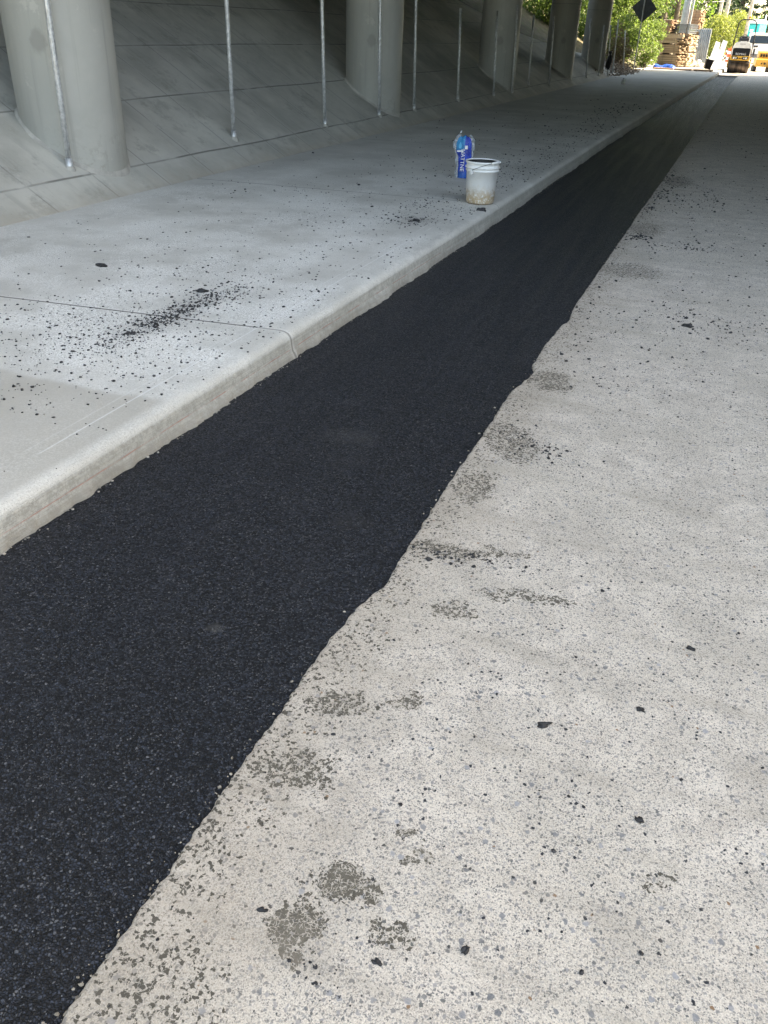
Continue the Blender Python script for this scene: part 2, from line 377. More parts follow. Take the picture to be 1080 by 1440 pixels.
def mat_slope():
    g = G('slope_paving_concrete'); x, y, z = g.xyz()
    wob = g.ma('MULTIPLY', g.ma('SUBTRACT', g.noise(.8, 3), .5), .05)
    c = g.mix(g.st(g.noise(1.1, 5, .6), .35, .68), (.40, .39, .345), (.56, .545, .485))
    st_ = g.noise(1, 5, .65, g.mapv((0, 0, 0), (0, 0, 0), (2.8, .18, 1)))
    c = g.mix(g.st(st_, .52, .74, 0, .4), c, (.50, .49, .455))
    c = g.mix(g.st(st_, .48, .30, 0, .35), c, (.26, .255, .235))
    def lines(v, per, off, wd):
        m = g.ma('MODULO', g.ma('ADD', g.ma('ADD', v, off), per * 40), per); m = g.ma('MINIMUM', m, g.ma('SUBTRACT', per, m))
        return g.st(m, wd, wd * .3), g.st(m, wd * 5, wd)
    yy = g.ma('ADD', g.ma('ADD', y, g.ma('MULTIPLY', x, .0)), wob)
    l1, s1 = lines(yy, .80, .05, .012)
    l2, s2 = lines(g.ma('ADD', x, g.ma('MULTIPLY', wob, .5)), .78, .62, .014)
    l = g.ma('MAXIMUM', l1, l2); br = g.st(g.noise(2.3, 3), .28, .46)
    c = g.mix(g.ma('MULTIPLY', g.ma('MAXIMUM', s1, s2), .4), c, (.50, .49, .45))
    l = g.ma('MAXIMUM', g.ma('MULTIPLY', l1, .6), g.ma('MULTIPLY', l2, g.st(g.noise(1.1, 2, .5, g.mapv((0, 0, 0), (0, 0, 0), (1.5, .8, 1))), .42, .50, .55, .9)))
    c = g.mix(g.ma('MULTIPLY', g.ma('MULTIPLY', l, br), .85), c, (.15, .145, .125))
    c = g.mix(g.st(g.noise(2.6, 5, .75), .54, .66, 0, .45), c, (.27, .26, .23))
    c = g.mix(g.st(g.ma('ADD', z, g.ma('MULTIPLY', g.noise(5, 4), .2)), .36, .22, 0, .6), c, (.40, .355, .29))
    c = g.mix(g.st(g.noise(46, 4, .7), .62, .72, 0, .35), c, (.2, .19, .17))
    h = g.ma('SUBTRACT', g.noise(40, 5, .6), g.ma('MULTIPLY', l, 2.5))
    n = g.bump(h, .45, .006); n = g.bump(g.noise(1.2, 4, .5), .35, .05, n)
    g.bsdf(c, .85, 0, n, .3); return g.m

def mat_ground():
    g = G('dusty_ground'); c = g.mix(g.st(g.noise(.35, 5), .35, .65), (.30, .28, .24), (.40, .38, .34))
    c = g.mix(g.st(g.noise(30, 4, .7), .5, .66, 0, .5), c, (.22, .2, .17)); g.bsdf(c, .9, 0, g.bump(g.noise(20, 4), .4, .02), .2); return g.m
def mat_earth():
    g = G('earth_bank'); c = g.mix(g.st(g.noise(2.5, 5, .7), .4, .62), (.10, .085, .055), (.19, .155, .11))
    c = g.mix(g.st(g.noise(7, 4, .7), .5, .62), c, (.07, .11, .03)); g.bsdf(c, .95, 0, g.bump(g.noise(9, 4), .6, .06), .2); return g.m

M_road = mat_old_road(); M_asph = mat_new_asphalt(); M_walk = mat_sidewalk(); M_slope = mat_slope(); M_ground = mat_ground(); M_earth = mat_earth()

# ------------------------------------------------------------------ ground sheets
V, F = grid(np.linspace(-300, 300, 13), np.linspace(-120, 600, 13), lambda X, Y: X * 0 - .12)
tag(raw('ground', V, F, M_ground), kind='structure')
def spaced(a, b, first, growth):                                 # rows that get longer with distance
    ys = [a]; s = first
    while ys[-1] < b: ys.append(ys[-1] + s); s *= growth
    ys[-1] = b; return np.array(ys)
# old pavement: jagged, crumbling left edge, thickness below
ys = np.concatenate([np.array([-40, -20, -8, -3, -1]), spaced(0, 49, .007, 1.0035), np.array([55, 65, 80, 110, 160, 260])])
ex = np.where(ys < 90, edgeX(np.clip(ys, 0, 90)), np.interp(ys, [90, 260], [0, 8]))
ex = ex + fnoise(ys + 50, 3, [(1.1, .0025), (5, .002), (18, .0025), (55, .0025), (110, .002)])
cols = [(0, -.09), (-.004, -.012), (.002, -.003), (.010, 0), (.03, 0), (.12, 0), (.5, 0), (1.5, 0), (4, 0), (9.5, 0)]
X = np.stack([ex + a for a, _ in cols], 1); Y = np.repeat(ys[:, None], len(cols), 1)
Z = np.stack([np.full_like(ys, b) for _, b in cols], 1); Z[:, 1:4] += fnoise(ys, 5, [(30, .002), (80, .0015)])[:, None]
V, F = gridxy(X, Y, Z); tag(raw('road', V, F, M_road), kind='structure')
# fresh strip, with slight crown waves
ys = np.concatenate([np.array([-40, -10, -2]), spaced(0, 47.2, .05, 1.02)])
xs = np.linspace(0, 1, 15)
X = (curbX(ys) - .10)[:, None] * (1 - xs)[None] + (edgeX(ys) + .06)[:, None] * xs[None]; Y = np.repeat(ys[:, None], 15, 1)
Z = -.012 + .003 * np.sin(Y * 1.7 + X * 2) + .002 * np.sin(X * 9 + Y * .6)
Z[:, :2] -= .004
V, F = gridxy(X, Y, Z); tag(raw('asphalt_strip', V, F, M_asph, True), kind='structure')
# darker, rougher end of the strip
ys = np.linspace(47.2, 49.3, 12); X = (curbX(ys) - .05)[:, None] * (1 - xs)[None] + (edgeX(ys) + .04)[:, None] * xs[None]; Y = np.repeat(ys[:, None], 15, 1)
Z = .006 + .012 * np.sin(Y * 3 + X * 5)
V, F = gridxy(X, Y, Z); tag(raw('asphalt_strip_end', V, F, mat_new_asphalt('dark_end_asphalt', .010, .8)), kind='structure')
V, F = gridxy(*[np.array(a, float) for a in ([[-2.3, 0.1], [-1.6, 1.0]], [[49.3, 49.3], [90, 90]], [[-.02, -.02], [-.02, -.02]])])
M_dirtroad = simple('worn_pale_pavement', (.36, .345, .32), .9, var=.15, sc=1.5, bump=.3, dirt=(.25, .23, .2))
tag(raw('milled_road', V, F, M_dirtroad), kind='structure')
# sidewalk with integral kerb: profile swept along the road
ys = np.concatenate([np.array([-40, -15, -5, -1.5]), spaced(0, 48.5, .010, 1.003), np.array([55, 62, 75, 90])])
cx_ = curbX(ys) + fnoise(ys + 9, 11, [(.7, .004)])
spill = np.clip(fnoise(ys + 30, 12, [(2.6, .012), (8, .010), (26, .008), (70, .004)]) + .006, 0, .04)
prof = [(.0, -.06, 1), (.004, -.010, 1), (.002, .012, .55), (-.002, .028, .1), (-.004, .05, 0), (-.008, .085, 0), (-.014, .104, 0), (-.026, .118, 0), (-.045, .127, 0), (-.075, .131, 0), (-.12, .132, 0), (-.2, .133, 0), (-.4, .134, 0), (-.8, .136, 0), (-1.6, .141, 0), (-2.5, .147, 0)]
X = np.stack([cx_ + a + spill * s for a, b, s in prof] + [np.full_like(ys, -5.02)], 1); Y = np.repeat(ys[:, None], len(prof) + 1, 1)
Z = np.stack([np.full_like(ys, b) for a, b, s in prof] + [np.full_like(ys, .15)], 1)
Z[:, 7:] += fnoise(ys, 14, [(.5, .003)])[:, None]
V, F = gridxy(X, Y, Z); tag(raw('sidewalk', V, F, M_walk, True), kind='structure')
# paved slope under the bridge; its far edge runs obliquely up the bank
xs = np.concatenate([[0, .012, .03, .06], np.linspace(.15, 6.5, 30)]); tt = np.linspace(0, 1, 160)
far = np.interp(xs, [0, 1.4, 2.0, 2.6, 4, 6.5], [45.5, 35.6, 31.5, 29.3, 27, 25])
X = np.repeat((TOE_X - xs)[None], 160, 0); Y = -12 + tt[:, None] * (far + 12)[None]
rs = np.random.default_rng(3)
Z = TOE_Z - .012 + SLOPE_M * (TOE_X - X) + .006 * np.sin(X * 3.1 + Y * .9) + .003 * np.sin(Y * 2.3 + X)
Z[:, 0] = .135
V, F = gridxy(X, Y, Z); tag(raw('slope_paving', V, F, M_slope, True), kind='structure')
# bank behind and beyond
def bankz(X, Y):
    d = np.clip(-5.1 - X, 0, None); k = np.interp(Y, [20, 46, 56, 70], [.6, .55, .35, .12])
    return np.minimum(d * k, 4.2) + .02 + .05 * np.sin(X * 1.7 + Y * .8) - np.where(d > 0, .14, .10)
V, F = grid(np.linspace(-30, -5.1, 40), np.linspace(-12, 120, 70), lambda X, Y: np.where(Y < 22, bankz(X, Y) - .35, bankz(X, Y)))
tag(raw('earth_bank', V, F, M_earth, True), kind='structure')
V, F = grid(np.linspace(-12, -4.95, 12), np.linspace(48.5, 100, 20), lambda X, Y: .11 + X * 0)
tag(raw('yard', V, F, M_dirtroad), kind='structure')
V, F = grid(np.linspace(8.5, 30, 10), np.linspace(-20, 120, 20), lambda X, Y: .03 + X * 0)
tag(raw('verge', V, F, M_ground), kind='structure')

# unseen hill added behind the camera and at right to block low sky
def sky_block_z(X, Y):
    a = np.clip((-11 - Y) / 7, 0, 1) * 5.5; b = np.clip((X - 12) / 7, 0, 1) * 8 * np.clip((3.5 - Y) / 4, 0, 1)
    c_ = np.clip((-9.5 - X) / 6, 0, 1) * 2.5 * np.clip((1 - Y) / 6, 0, 1)
    return np.maximum(np.maximum(a, b), c_) * (1 + .12 * np.sin(X * .9 + Y * .5) + .08 * np.sin(X * 2.3)) - .2
V, F = grid(np.linspace(-60, 60, 90), np.linspace(-60, 5, 60), sky_block_z)
tag(raw('sky_block_hill', V, F, simple('blocker_dark_green', (.045, .06, .028), .95, var=.5, sc=1.5), True), kind='structure')

# ------------------------------------------------------------------ bridge overhead (shades the place; its columns stand in view)
M_conc = simple('bridge_concrete', (.36, .355, .335), .85, var=.12, sc=1.2, bump=.2, bsc=30)
M_dk = simple('low_bounce_concrete', (.075, .072, .068), .9, var=.2, sc=1.2)  # kept very dark to cut bounced light under the deck
br = thing('highway_bridge', 'wide grey concrete highway bridge passing overhead on the row of columns', 'bridge', (0, 0, 0))
def edge_near(x): return 5.9 + (.75 * x if x < 0 else 0)
def edge_far(x): return 47.0 + (x if x > -16 else -16)
NEAR = [(-45, edge_near(-9)), (-9, edge_near(-9)), (0, 5.9), (45, 5.9)]; FAR = [(-45, 31), (-16, 31), (45, 92)]
m = MB(); m.prism(NEAR + FAR[::-1], 6.45, 6.9, 'Z'); m.build('deck', M_dk, br)
for k in range(30):
    yy = -2.8 + k * 3.0; x0 = -12 if yy < 34.5 else yy - 46; x1 = 34
    if yy < 6.7: x0, x1 = -12, (yy - 6.9) / .75
    m = MB(); m.box(((x0 + x1) / 2, yy, 6.0), (x1 - x0, .45, .95)); m.build('girder', M_dk, br)
m = MB(); m.box((-5.7, 20.0, 5.07), (1.2, 39.6, .9), bev=.05); m.build('pier_cap', M_dk, br)
m = MB(); m.box((-6.05, 13.2, 3.78), (.55, 27.6, 1.64), bev=.04); m.build('shade_beam', M_dk, br)  # unseen low beam, added to shade the upper slope
for P_, h in ((NEAR, 8.0), (FAR, 1.1)):
    m = MB(); sg = .15 if h > 2 else -.15
    for (xa, ya), (xb, yb) in zip(P_, P_[1:]):
        m.add([(xa, ya, 6.9), (xb, yb, 6.9), (xb, yb, 6.9 + h), (xa, ya, 6.9 + h), (xa, ya + 2 * sg, 6.9), (xb, yb + 2 * sg, 6.9), (xb, yb + 2 * sg, 6.9 + h), (xa, ya + 2 * sg, 6.9 + h)],
              [(0, 1, 2, 3), (4, 7, 6, 5), (0, 4, 5, 1), (3, 2, 6, 7), (0, 3, 7, 4), (1, 5, 6, 2)])
    m.build('sun_block_wall' if h > 2 else 'parapet', M_conc, br)  # tall near wall is unseen, added to keep sun off the foreground
m = MB(); m.box((10.4, 31.1, 2.8), (.8, 51.6, 5.6)); m.build('abutment_wall', M_dk, br)
m = MB(); m.box((-11.0, 14.5, 4.2), (.8, 35, 4.3)); m.build('abutment_wall', M_dk, br)

def mat_column():
    g = G('column_paint'); c = g.mix(g.st(g.noise(.9, 5, .6), .35, .65), (.385, .38, .345), (.46, .45, .41))
    c = g.mix(g.st(g.noise(4.2, 5, .7), .60, .66, 0, .6), c, (.50, .49, .44))
    c = g.mix(g.st(g.noise(1, 4, .6, g.mapv((1, 0, 0), (0, 0, 0), (.05, .05, 1.6))), .55, .70, 0, .35), c, (.26, .255, .23))
    sc_ = g.vm('LENGTH', g.mapv((.13, -.43, 1.35), (0, 0, 0), (.07, .3, .11), g.warp(.08, 12)))
    c = g.mix(g.st(sc_, 1.1, .6, 0, .6), c, (.24, .235, .21))
    c = g.mix(g.st(g.noise(1, 4, .6, g.mapv((3, 0, 0), (0, 0, 0), (.35, .35, 3))), .55, .7, 0, .25), c, (.25, .25, .235))
    x, y, z = g.xyz()
    c = g.mix(g.ma('MULTIPLY', g.st(z, .9, .25), g.st(g.noise(14, 5, .7), .5, .62, 0, .5)), c, (.28, .26, .22))
    g.bsdf(c, .55, 0, g.bump(g.noise(3, 4), .12, .03), .5); return g.m
M_col = mat_column()
COLS = [6.66, 13.95, 21.8, 29.45, 36.0]
cl = ['nearest thick round grey concrete column at the left edge, beside the first fence post',
      'second round grey concrete column, half lit, with a thin horizontal seam near its top',
      'third round concrete column, dark, standing midway along the shaded slope',
      'fourth round concrete column, very dark, with bright green leaves showing to its right',
      'last and smallest round concrete column, next to the leafy bushes at the far end']
for i, yy in enumerate(COLS):
    t = thing('bridge_column', cl[i], 'column', (-5.69, yy, 0), 0, 'round columns standing in a row on the slope')
    prof = [(.452, .1), (.452, 2.3), (.4525, 3.78)]
    m = MB(); m.lathe(prof + [(.452, 4.66)], n=64); s = m.build('shaft', M_col, t)
    m = MB()                                                     # formwork seam
    for zz in (2.32,): m.lathe([(.4535, zz - .004), (.4545, zz), (.4535, zz + .004)], n=64)
    m.build('seam', simple('seam_grey', (.15, .15, .14), .8), t)
    # grout collar hugging the slope
    vs = []; n = 64
    for k in range(n):
        a = 2 * math.pi * k / n; x0 = -5.69 + .45 * math.cos(a); wv = .5 + .5 * math.sin(7 * a + i)
        x1 = -5.69 + (.47 + .018 * wv) * math.cos(a)
        vs.append((.450 * math.cos(a), .450 * math.sin(a), slopeZ(x0) + .028)); vs.append(((.47 + .018 * wv) * math.cos(a), (.47 + .018 * wv) * math.sin(a), slopeZ(x1) - .02))
    m = MB(); m.add(vs, [(2 * k, 2 * k + 1, (2 * k + 3) % (2 * n), (2 * k + 2) % (2 * n)) for k in range(n)], True)
    m.build('grout_collar', simple('grout', (.42, .40, .36), .9, bump=.4), t)

# ------------------------------------------------------------------ bare fence posts on the slope
def mat_galv():
    g = G('galvanized_steel'); c = g.mix(g.st(g.noise(30, 4, .6), .35, .65), (.52, .53, .53), (.74, .75, .75))
    c = g.mix(g.st(g.noise(1, 4, .7, g.mapv((0, 0, 0), (0, 0, 0), (.03, .03, .35))), .52, .66, 0, .7), c, (.22, .23, .235))
    g.bsdf(c, g.st(g.noise(18, 3), .3, .7, .34, .5), .45, g.bump(g.noise(40, 3), .1, .003)); return g.m
M_galv = mat_galv()
POSTS = [ # x, y, top x, top z, label
 (-5.40, 6.20, -5.36, 2.95, 'tall galvanized steel post in front of the nearest column, at the left edge'),
 (-5.396, 9.00, -5.40, 2.95, 'tall galvanized steel post alone between the nearest column and the middle of the photo'),
 (-5.335, 11.34, -5.41, 2.95, 'tall galvanized steel post standing just left of the second column'),
 (-5.313, 13.30, -5.37, 2.95, 'tall galvanized steel post right in front of the second column'),
 (-5.305, 14.90, -5.39, 2.80, 'tall galvanized steel post just right of the second column'),
 (-5.32, 17.52, -5.39, 1.89, 'short-cut galvanized post standing alone in front of the dark gap between second and third column'),
 (-5.23, 19.96, -5.32, 1.91, 'galvanized post with visible top in front of the third column'),
 (-5.20, 21.56, -5.28, 2.07, 'galvanized post against the right edge of the third column'),
 (-5.33, 23.78, -5.38, 1.93, 'galvanized post in the gap right of the third column, in front of the dim bank'),
 (-5.22, 25.95, -5.31, 1.93, 'thin galvanized post in front of the dark fourth column'),
 (-5.22, 32.12, -5.33, 2.00, 'dark post silhouetted in front of the left side of the last column'),
 (-5.18, 34.56, -5.23, 1.85, 'thin post in front of the middle of the last column'),
 (-5.09, 36.34, -5.26, 1.87, 'thin dark post at the right edge of the last column, beside a black bag'),
 (-5.12, 37.77, -5.20, 2.08, 'post standing clear of the last column against green leaves'),
 (-5.23, 41.81, -5.40, 1.73, 'farthest thin post, half lost in the brownish bush')]
for x0, y0, x1, zt, lab in POSTS:
    t = thing('fence_post', lab, 'post', (x0, y0, slopeZ(x0)), 0, 'bare steel fence posts along the slope')
    b = slopeZ(x0); dx = (x1 - x0)
    r_ = .0245
    m = MB(); m.tube([(0, 0, -.1), (dx * .33, 0, (zt - b) * .33), (dx * .66, .004, (zt - b) * .66), (dx, 0, zt - b)], r_, 14); m.build('post', M_galv, t)
    m = MB(); m.tube([(0, 0, -.08), (0, 0, .075)], r_ + .006, 14); m.build('sleeve', M_galv, t)
    m = MB(); m.lathe([(.0, .010), (.032, .009), (.044, -.004), (.055, -.05)], n=14); m.build('grout', MC['grout'], t)
bgm = simple('black_plastic', (.012, .012, .014), .45, bump=.6, bsc=30)
import bmesh
def blob(c, size, seed, n=3, amp=.18, parent=None, name='blob', mat=None, sq=1.0):
    bm = bmesh.new(); bmesh.ops.create_icosphere(bm, subdivisions=n, radius=1); r = np.random.default_rng(seed)
    D = r.normal(size=(7, 3)); P = r.uniform(0, 6, 7)
    for v in bm.verts:
        q = np.array(v.co); k = 1 + amp * sum(math.sin(3.2 * q @ D[i] + P[i]) for i in range(7)) / 3
        v.co = Vector((q[0] * size[0] * k, q[1] * size[1] * k, q[2] * size[2] * k)) + Vector(c)
    me = bpy.data.meshes.new(name); bm.to_mesh(me); bm.free()
    for p in me.polygons: p.use_smooth = True
    me.materials.append(mat); o = bpy.data.objects.new(name, me); C.objects.link(o)
    if parent: o.parent = parent
    return o
t = thing('tied_bag', 'small black plastic bag hanging low on a thin post by the last column', 'bag', (-5.10, 36.2, .75))
blob((0, 0, -.1), (.11, .09, .26), 5, parent=t, name='sack', mat=bgm)
m = MB(); m.lathe([(.03, .15), (.05, .19), (.075, .26), (.05, .27)], n=10); m.build('knot', bgm, t)

# ------------------------------------------------------------------ crumbs of loose asphalt
ICO_V = None
def ico():
    bm = bmesh.new(); bmesh.ops.create_icosphere(bm, subdivisions=1, radius=1)
    v = np.array([q.co[:] for q in bm.verts]); f = np.array([[a.index for a in p.verts] for p in bm.faces]); bm.free(); return v, f
IV, IF = ico()
def crumbs(name, P, S, mat, seed, flat=.6):
    r = np.random.default_rng(seed); n = len(P)
    rad = r.uniform(.6, 1.25, (n, len(IV), 1)); a = r.uniform(0, 2 * np.pi, n); el = r.uniform(.55, 1, n)
    v = IV[None] * rad; v = v * np.stack([np.ones(n), el, flat * r.uniform(.7, 1.1, n)], -1)[:, None]
    ca, sa = np.cos(a)[:, None], np.sin(a)[:, None]
    x = v[..., 0] * ca - v[..., 1] * sa; y = v[..., 0] * sa + v[..., 1] * ca
    v = np.stack([x, y, v[..., 2]], -1) * S[:, None, None]
    v = v + P[:, None]; v[..., 2] += (S * flat * .45)[:, None]
    F = (IF[None] + (np.arange(n) * len(IV))[:, None, None]).reshape(-1, 3)
    return raw(name, v.reshape(-1, 3), F, mat)
g = G('asphalt_crumb'); q, r1, r2, r3 = g.vor(90)
g.bsdf(g.mix(r1, (.010, .010, .011), (.038, .039, .042)), .55, 0, g.bump(g.noise(300, 3), .6, .002)); M_crumb = g.m
def walk_z(x): return np.interp(-x, [2.0, 2.03, 2.1, 3, 5], [.118, .13, .132, .138, .149])
def scatter_walk():
    r = np.random.default_rng(21); P = []; S = []
    def put(x, y, s):
        k = (x < curbX(y) - .035) & (x > -4.9) & (y > .9); P.append(np.stack([x[k], y[k]], 1)); S.append(s[k])
    size = lambda n, a, b: a * (b / a) ** (r.uniform(0, 1, n) ** 2.6)
    n = 1500; y = 2.7 + 5.2 * r.uniform(0, 1, n); x = r.uniform(-4.7, -2.0, n); put(x, y, size(n, .0028, .012))
    for cx0, cy0, sx, sy, ang, n, a, b in ((-2.68, 3.72, .045, .30, -.05, 700, .003, .011), (-2.70, 3.72, .08, .36, 0, 420, .0035, .012), (-2.60, 4.15, .06, .16, 0, 130, .0035, .011), (-2.6, 3.2, .30, .30, 0, 300, .003, .010), (-2.95, 3.35, .4, .35, 0, 500, .003, .009),
            (-2.55, 3.9, .5, .7, 0, 700, .003, .010), (-2.85, 2.35, .10, .10, 0, 120, .003, .013), (-2.6, 2.45, .25, .12, 0, 45, .003, .011), (-2.12, 2.3, .06, .4, 0, 12, .003, .008),
            (-2.42, 6.85, .10, .12, 0, 200, .004, .014), (-2.35, 7.4, .35, .5, 0, 260, .004, .012), (-2.07, 5.3, .05, .6, 0, 60, .004, .013), (-2.4, 5.6, .5, 1.2, 0, 420, .0035, .011),
            (-2.3, 9.7, .25, 1.2, 0, 360, .004, .013), (-2.2, 11.2, .2, 1.3, 0, 300, .004, .014), (-2.6, 12.5, .45, 2.5, 0, 320, .005, .015), (-2.3, 16, .3, 2.5, 0, 240, .006, .018), (-2.9, 20, .6, 4, 0, 130, .008, .024),
            (-3.3, 9, 1.0, 2.5, 0, 350, .004, .014), (-3.4, 14, .9, 4, 0, 220, .006, .02), (-2.35, 24, .3, 4, 0, 60, .010, .028), (-4.93, 12, .03, 4, 0, 40, .006, .03)):
        put(cx0 + r.normal(size=n) * sx, cy0 + r.normal(size=n) * sy, size(n, a, b))
    P = np.concatenate(P); S = np.concatenate(S); return np.column_stack([P, walk_z(P[:, 0])]), S
P, S = scatter_walk()
tag(crumbs('loose_asphalt_crumbs', P, S, M_crumb, 2), 'tiny black asphalt crumbs scattered over the pale sidewalk', 'gravel', kind='stuff')
def scatter_road():
    r = np.random.default_rng(33); P = []; S = []
    def put(x, y, s):
        k = (x > edgeX(y) + .012) & (x < 3) & (y > .4); P.append(np.stack([x[k], y[k]], 1)); S.append(s[k])
    size = lambda n, a, b: a * (b / a) ** (r.uniform(0, 1, n) ** 3)
    n = 420; put(r.uniform(-.75, .7, n), .5 + 4 * r.uniform(0, 1, n), size(n, .0022, .0075))
    n = 1100; put(r.uniform(-.75, 1.2, n), 4 + 8 * r.uniform(0, 1, n), size(n, .004, .013))
    n = 700; put(r.uniform(-.75, 2, n), 10 + 16 * r.uniform(0, 1, n), size(n, .006, .018))
    for cx0, cy0, sx, sy, n, a, b in ((-.46, 3.20, .05, .06, 60, .003, .010), (-.62, 3.3, .07, .08, 70, .003, .010), (-.64, 2.25, .06, .02, 60, .003, .011), (-.50, 2.30, .08, .02, 55, .003, .009), (-.62, 7.9, .06, .08, 90, .006, .018),
            (-.70, 9.3, .04, .3, 70, .005, .016), (-.68, 6.3, .05, .8, 80, .004, .012), (-.2, 7.7, .2, .12, 80, .005, .014), (0.0, 5.6, .12, .12, 50, .004, .016), (.25, 5.4, .1, .15, 30, .005, .015), (-.1, 5.2, .25, .4, 70, .004, .012),
            (-.3, 4.2, .12, .12, 30, .004, .010), (-.68, 11.8, .05, .4, 60, .007, .02), (-.65, 10.4, .05, .3, 60, .007, .02), (-.3, 10.2, .2, .6, 90, .006, .018), (-.05, 1.40, .05, .06, 14, .003, .006), (-.40, .80, .04, .03, 26, .002, .0065), (-.55, 5.0, .06, .3, 40, .004, .01)):
        put(cx0 + r.normal(size=n) * sx, cy0 + r.normal(size=n) * sy, size(n, a, b))
    P = np.concatenate(P); S = np.concatenate(S); return np.column_stack([P, P[:, 0] * 0]), S
P, S = scatter_road()
tag(crumbs('road_crumbs', P, S, M_crumb, 3), 'tiny black asphalt crumbs scattered over the old pale pavement', 'gravel', kind='stuff')
# bits of concrete spill and crumbs along the foot of the kerb
r = np.random.default_rng(40); n = 260; y = 1.2 + 10 * r.uniform(0, 1, n) ** 1.3
P = np.column_stack([curbX(y) + .012 + np.abs(r.normal(size=n)) * .012, y, np.full(n, -.012)])
tag(crumbs('kerb_spill_bits', P, .0025 + .006 * r.uniform(0, 1, n) ** 2, simple('spill_grey', (.33, .31, .27), .9), 4), 'small pale bits of spilt concrete along the foot of the kerb', 'debris', kind='stuff')
n = 420; y = .5 + 13 * r.uniform(0, 1, n) ** 1.6
P = np.column_stack([edgeX(y) - .010 + r.normal(size=n) * .014, y, np.full(n, -.011)])
tag(crumbs('broken_edge_bits', P, .0018 + .005 * r.uniform(0, 1, n) ** 3, simple('edge_bit_tan', (.30, .27, .22), .9, var=.5, sc=40), 6), 'small tan bits of broken old pavement along the cut edge of the fresh asphalt', 'debris', kind='stuff')
# larger clumps, each one its own thing
CL = [(-3.67, 4.36, .034, 'flat black asphalt clump alone on the pale sidewalk, left of the crumb trail'),
      (-2.79, 4.18, .030, 'black asphalt clump at the upper left of the dense crumb trail on the sidewalk'),
      (-2.37, 6.84, .030, 'black asphalt clump on the sidewalk short of the white bucket'),
      (-2.02, 7.62, .040, 'ragged black asphalt clump on the kerb just right of the bucket'),
      (-.135, 1.61, .0165, 'largest ragged black clump on the right pavement, shaped like a leaf'),
      (.09, 1.77, .0125, 'oval black clump on the right pavement, right of the leaf-shaped clump'),
      (.13, 1.40, .0125, 'black clump in a loose group of crumbs on the right pavement'),
      (-.15, .95, .012, 'fuzzy black clump at the bottom of the photo right of the two dark patches'),
      (-.30, .86, .010, 'round black stone at the bottom edge below the dark patches'),
      (-.555, .87, .011, 'pointed black chip at the left of the lower dark patch'),
      (.20, 2.09, .013, 'small black clump near the right edge, highest of the foreground clumps'),
      (-.66, 2.215, .016, 'greenish black flat clump close to the fresh asphalt edge'),
      (-.02, 5.35, .040, 'elongated black clump across the middle of the right pavement')]
for i, (x, y, s, lab) in enumerate(CL):
    z = float(walk_z(x)) if x < -1.9 else 0
    s *= .82 if (x > -1 and i != 4) else 1.0
    o = blob((0, 0, 0), (s, s * .6, s * .42), 60 + i, 3, .5, name='asphalt_clump', mat=M_crumb)
    o.location = (x, y, z + s * .22); o.rotation_euler = (0, 0, [0, .3, 0, .4, .6, -.2, -.5, .9, 0, .5, -.2, .2, .1][i])
    tag(o, lab, 'asphalt clump', 'larger asphalt clumps')

# ------------------------------------------------------------------ bucket
def mat_bucket():
    g = G('dirty_white_plastic'); x, y, z = g.xyz()
    c = g.mix(g.st(g.noise(14, 5, .7), .45, .7, 0, .5), (.86, .88, .88), (.66, .68, .68))
    c = g.mix(g.st(g.noise(60, 4, .7), .66, .72, 0, .6), c, (.28, .24, .20))
    k = g.ma('MULTIPLY', g.st(g.ma('ADD', z, g.ma('MULTIPLY', g.noise(22, 4, .7), .12)), .25, .11), g.st(g.noise(34, 5, .8), .40, .50, .25, 1))
    c = g.mix(k, c, g.mix(g.noise(18, 3), (.30, .22, .12), (.66, .52, .36)))
    c = g.mix(g.st(z, .02, .004, 0, .7), c, (.25, .17, .10))
    g.bsdf(c, .42, 0, g.bump(g.noise(30, 3), .08, .004)); return g.m
BX, BY, BZ = -2.135, 7.985, .1335
t = thing('bucket', 'dirty white plastic bucket with brown stained base, holding black tar, on the kerb edge', 'bucket', (BX, BY, BZ))
Mb = mat_bucket()
m = MB(); m.lathe([(0, .004), (.124, .003), (.130, .010), (.133, .03), (.1475, .285), (.157, .288), (.158, .296), (.149, .299), (.1495, .312), (.162, .315), (.163, .324), (.1505, .327), (.152, .352), (.160, .356), (.163, .366), (.158, .374), (.150, .372), (.1475, .35), (.1465, .346)], n=56)
m.build('shell', Mb, t)
m = MB(); m.lathe([(0, .318), (.06, .322), (.12, .316), (.140, .325), (.1462, .350), (.1472, .366)], n=40)
m.build('tar_fill', simple('tar', (.008, .008, .008), .4, bump=.9, bsc=50), t)
pv = Vector((-.38, -.925, 0)).normalized(); rv = Vector((.925, -.38, 0)).normalized(); zc = .30
for sgn in (1, -1):
    m = MB(); c = pv * sgn * .158 + Vector((0, 0, zc - .012)); m.box(c, (.03, .022, .045), (0, 0, math.atan2(pv.y, pv.x) + math.pi / 2), .005)
    m.tube([pv * sgn * .155 + Vector((0, 0, zc)), pv * sgn * .178 + Vector((0, 0, zc))], .011, 12); m.build('handle_lug', Mb, t)
Rb = .172; phi = R(24)
pts = []
for k in range(25):
    th = math.pi * k / 24; p = pv * math.cos(th) * Rb + (rv * math.cos(phi) + Vector((0, 0, math.sin(phi)))) * math.sin(th) * Rb * 1.05 + Vector((0, 0, zc)); pts.append(p)
m = MB(); m.tube(pts, .0023, 8); hd = m.build('wire_handle', simple('wire_dark', (.12, .12, .12), .4, .8), t)
m = MB(); m.tube(pts[9:16], [.009, .011, .0115, .0115, .0115, .011, .009], 12); m.build('grip', Mb, hd)

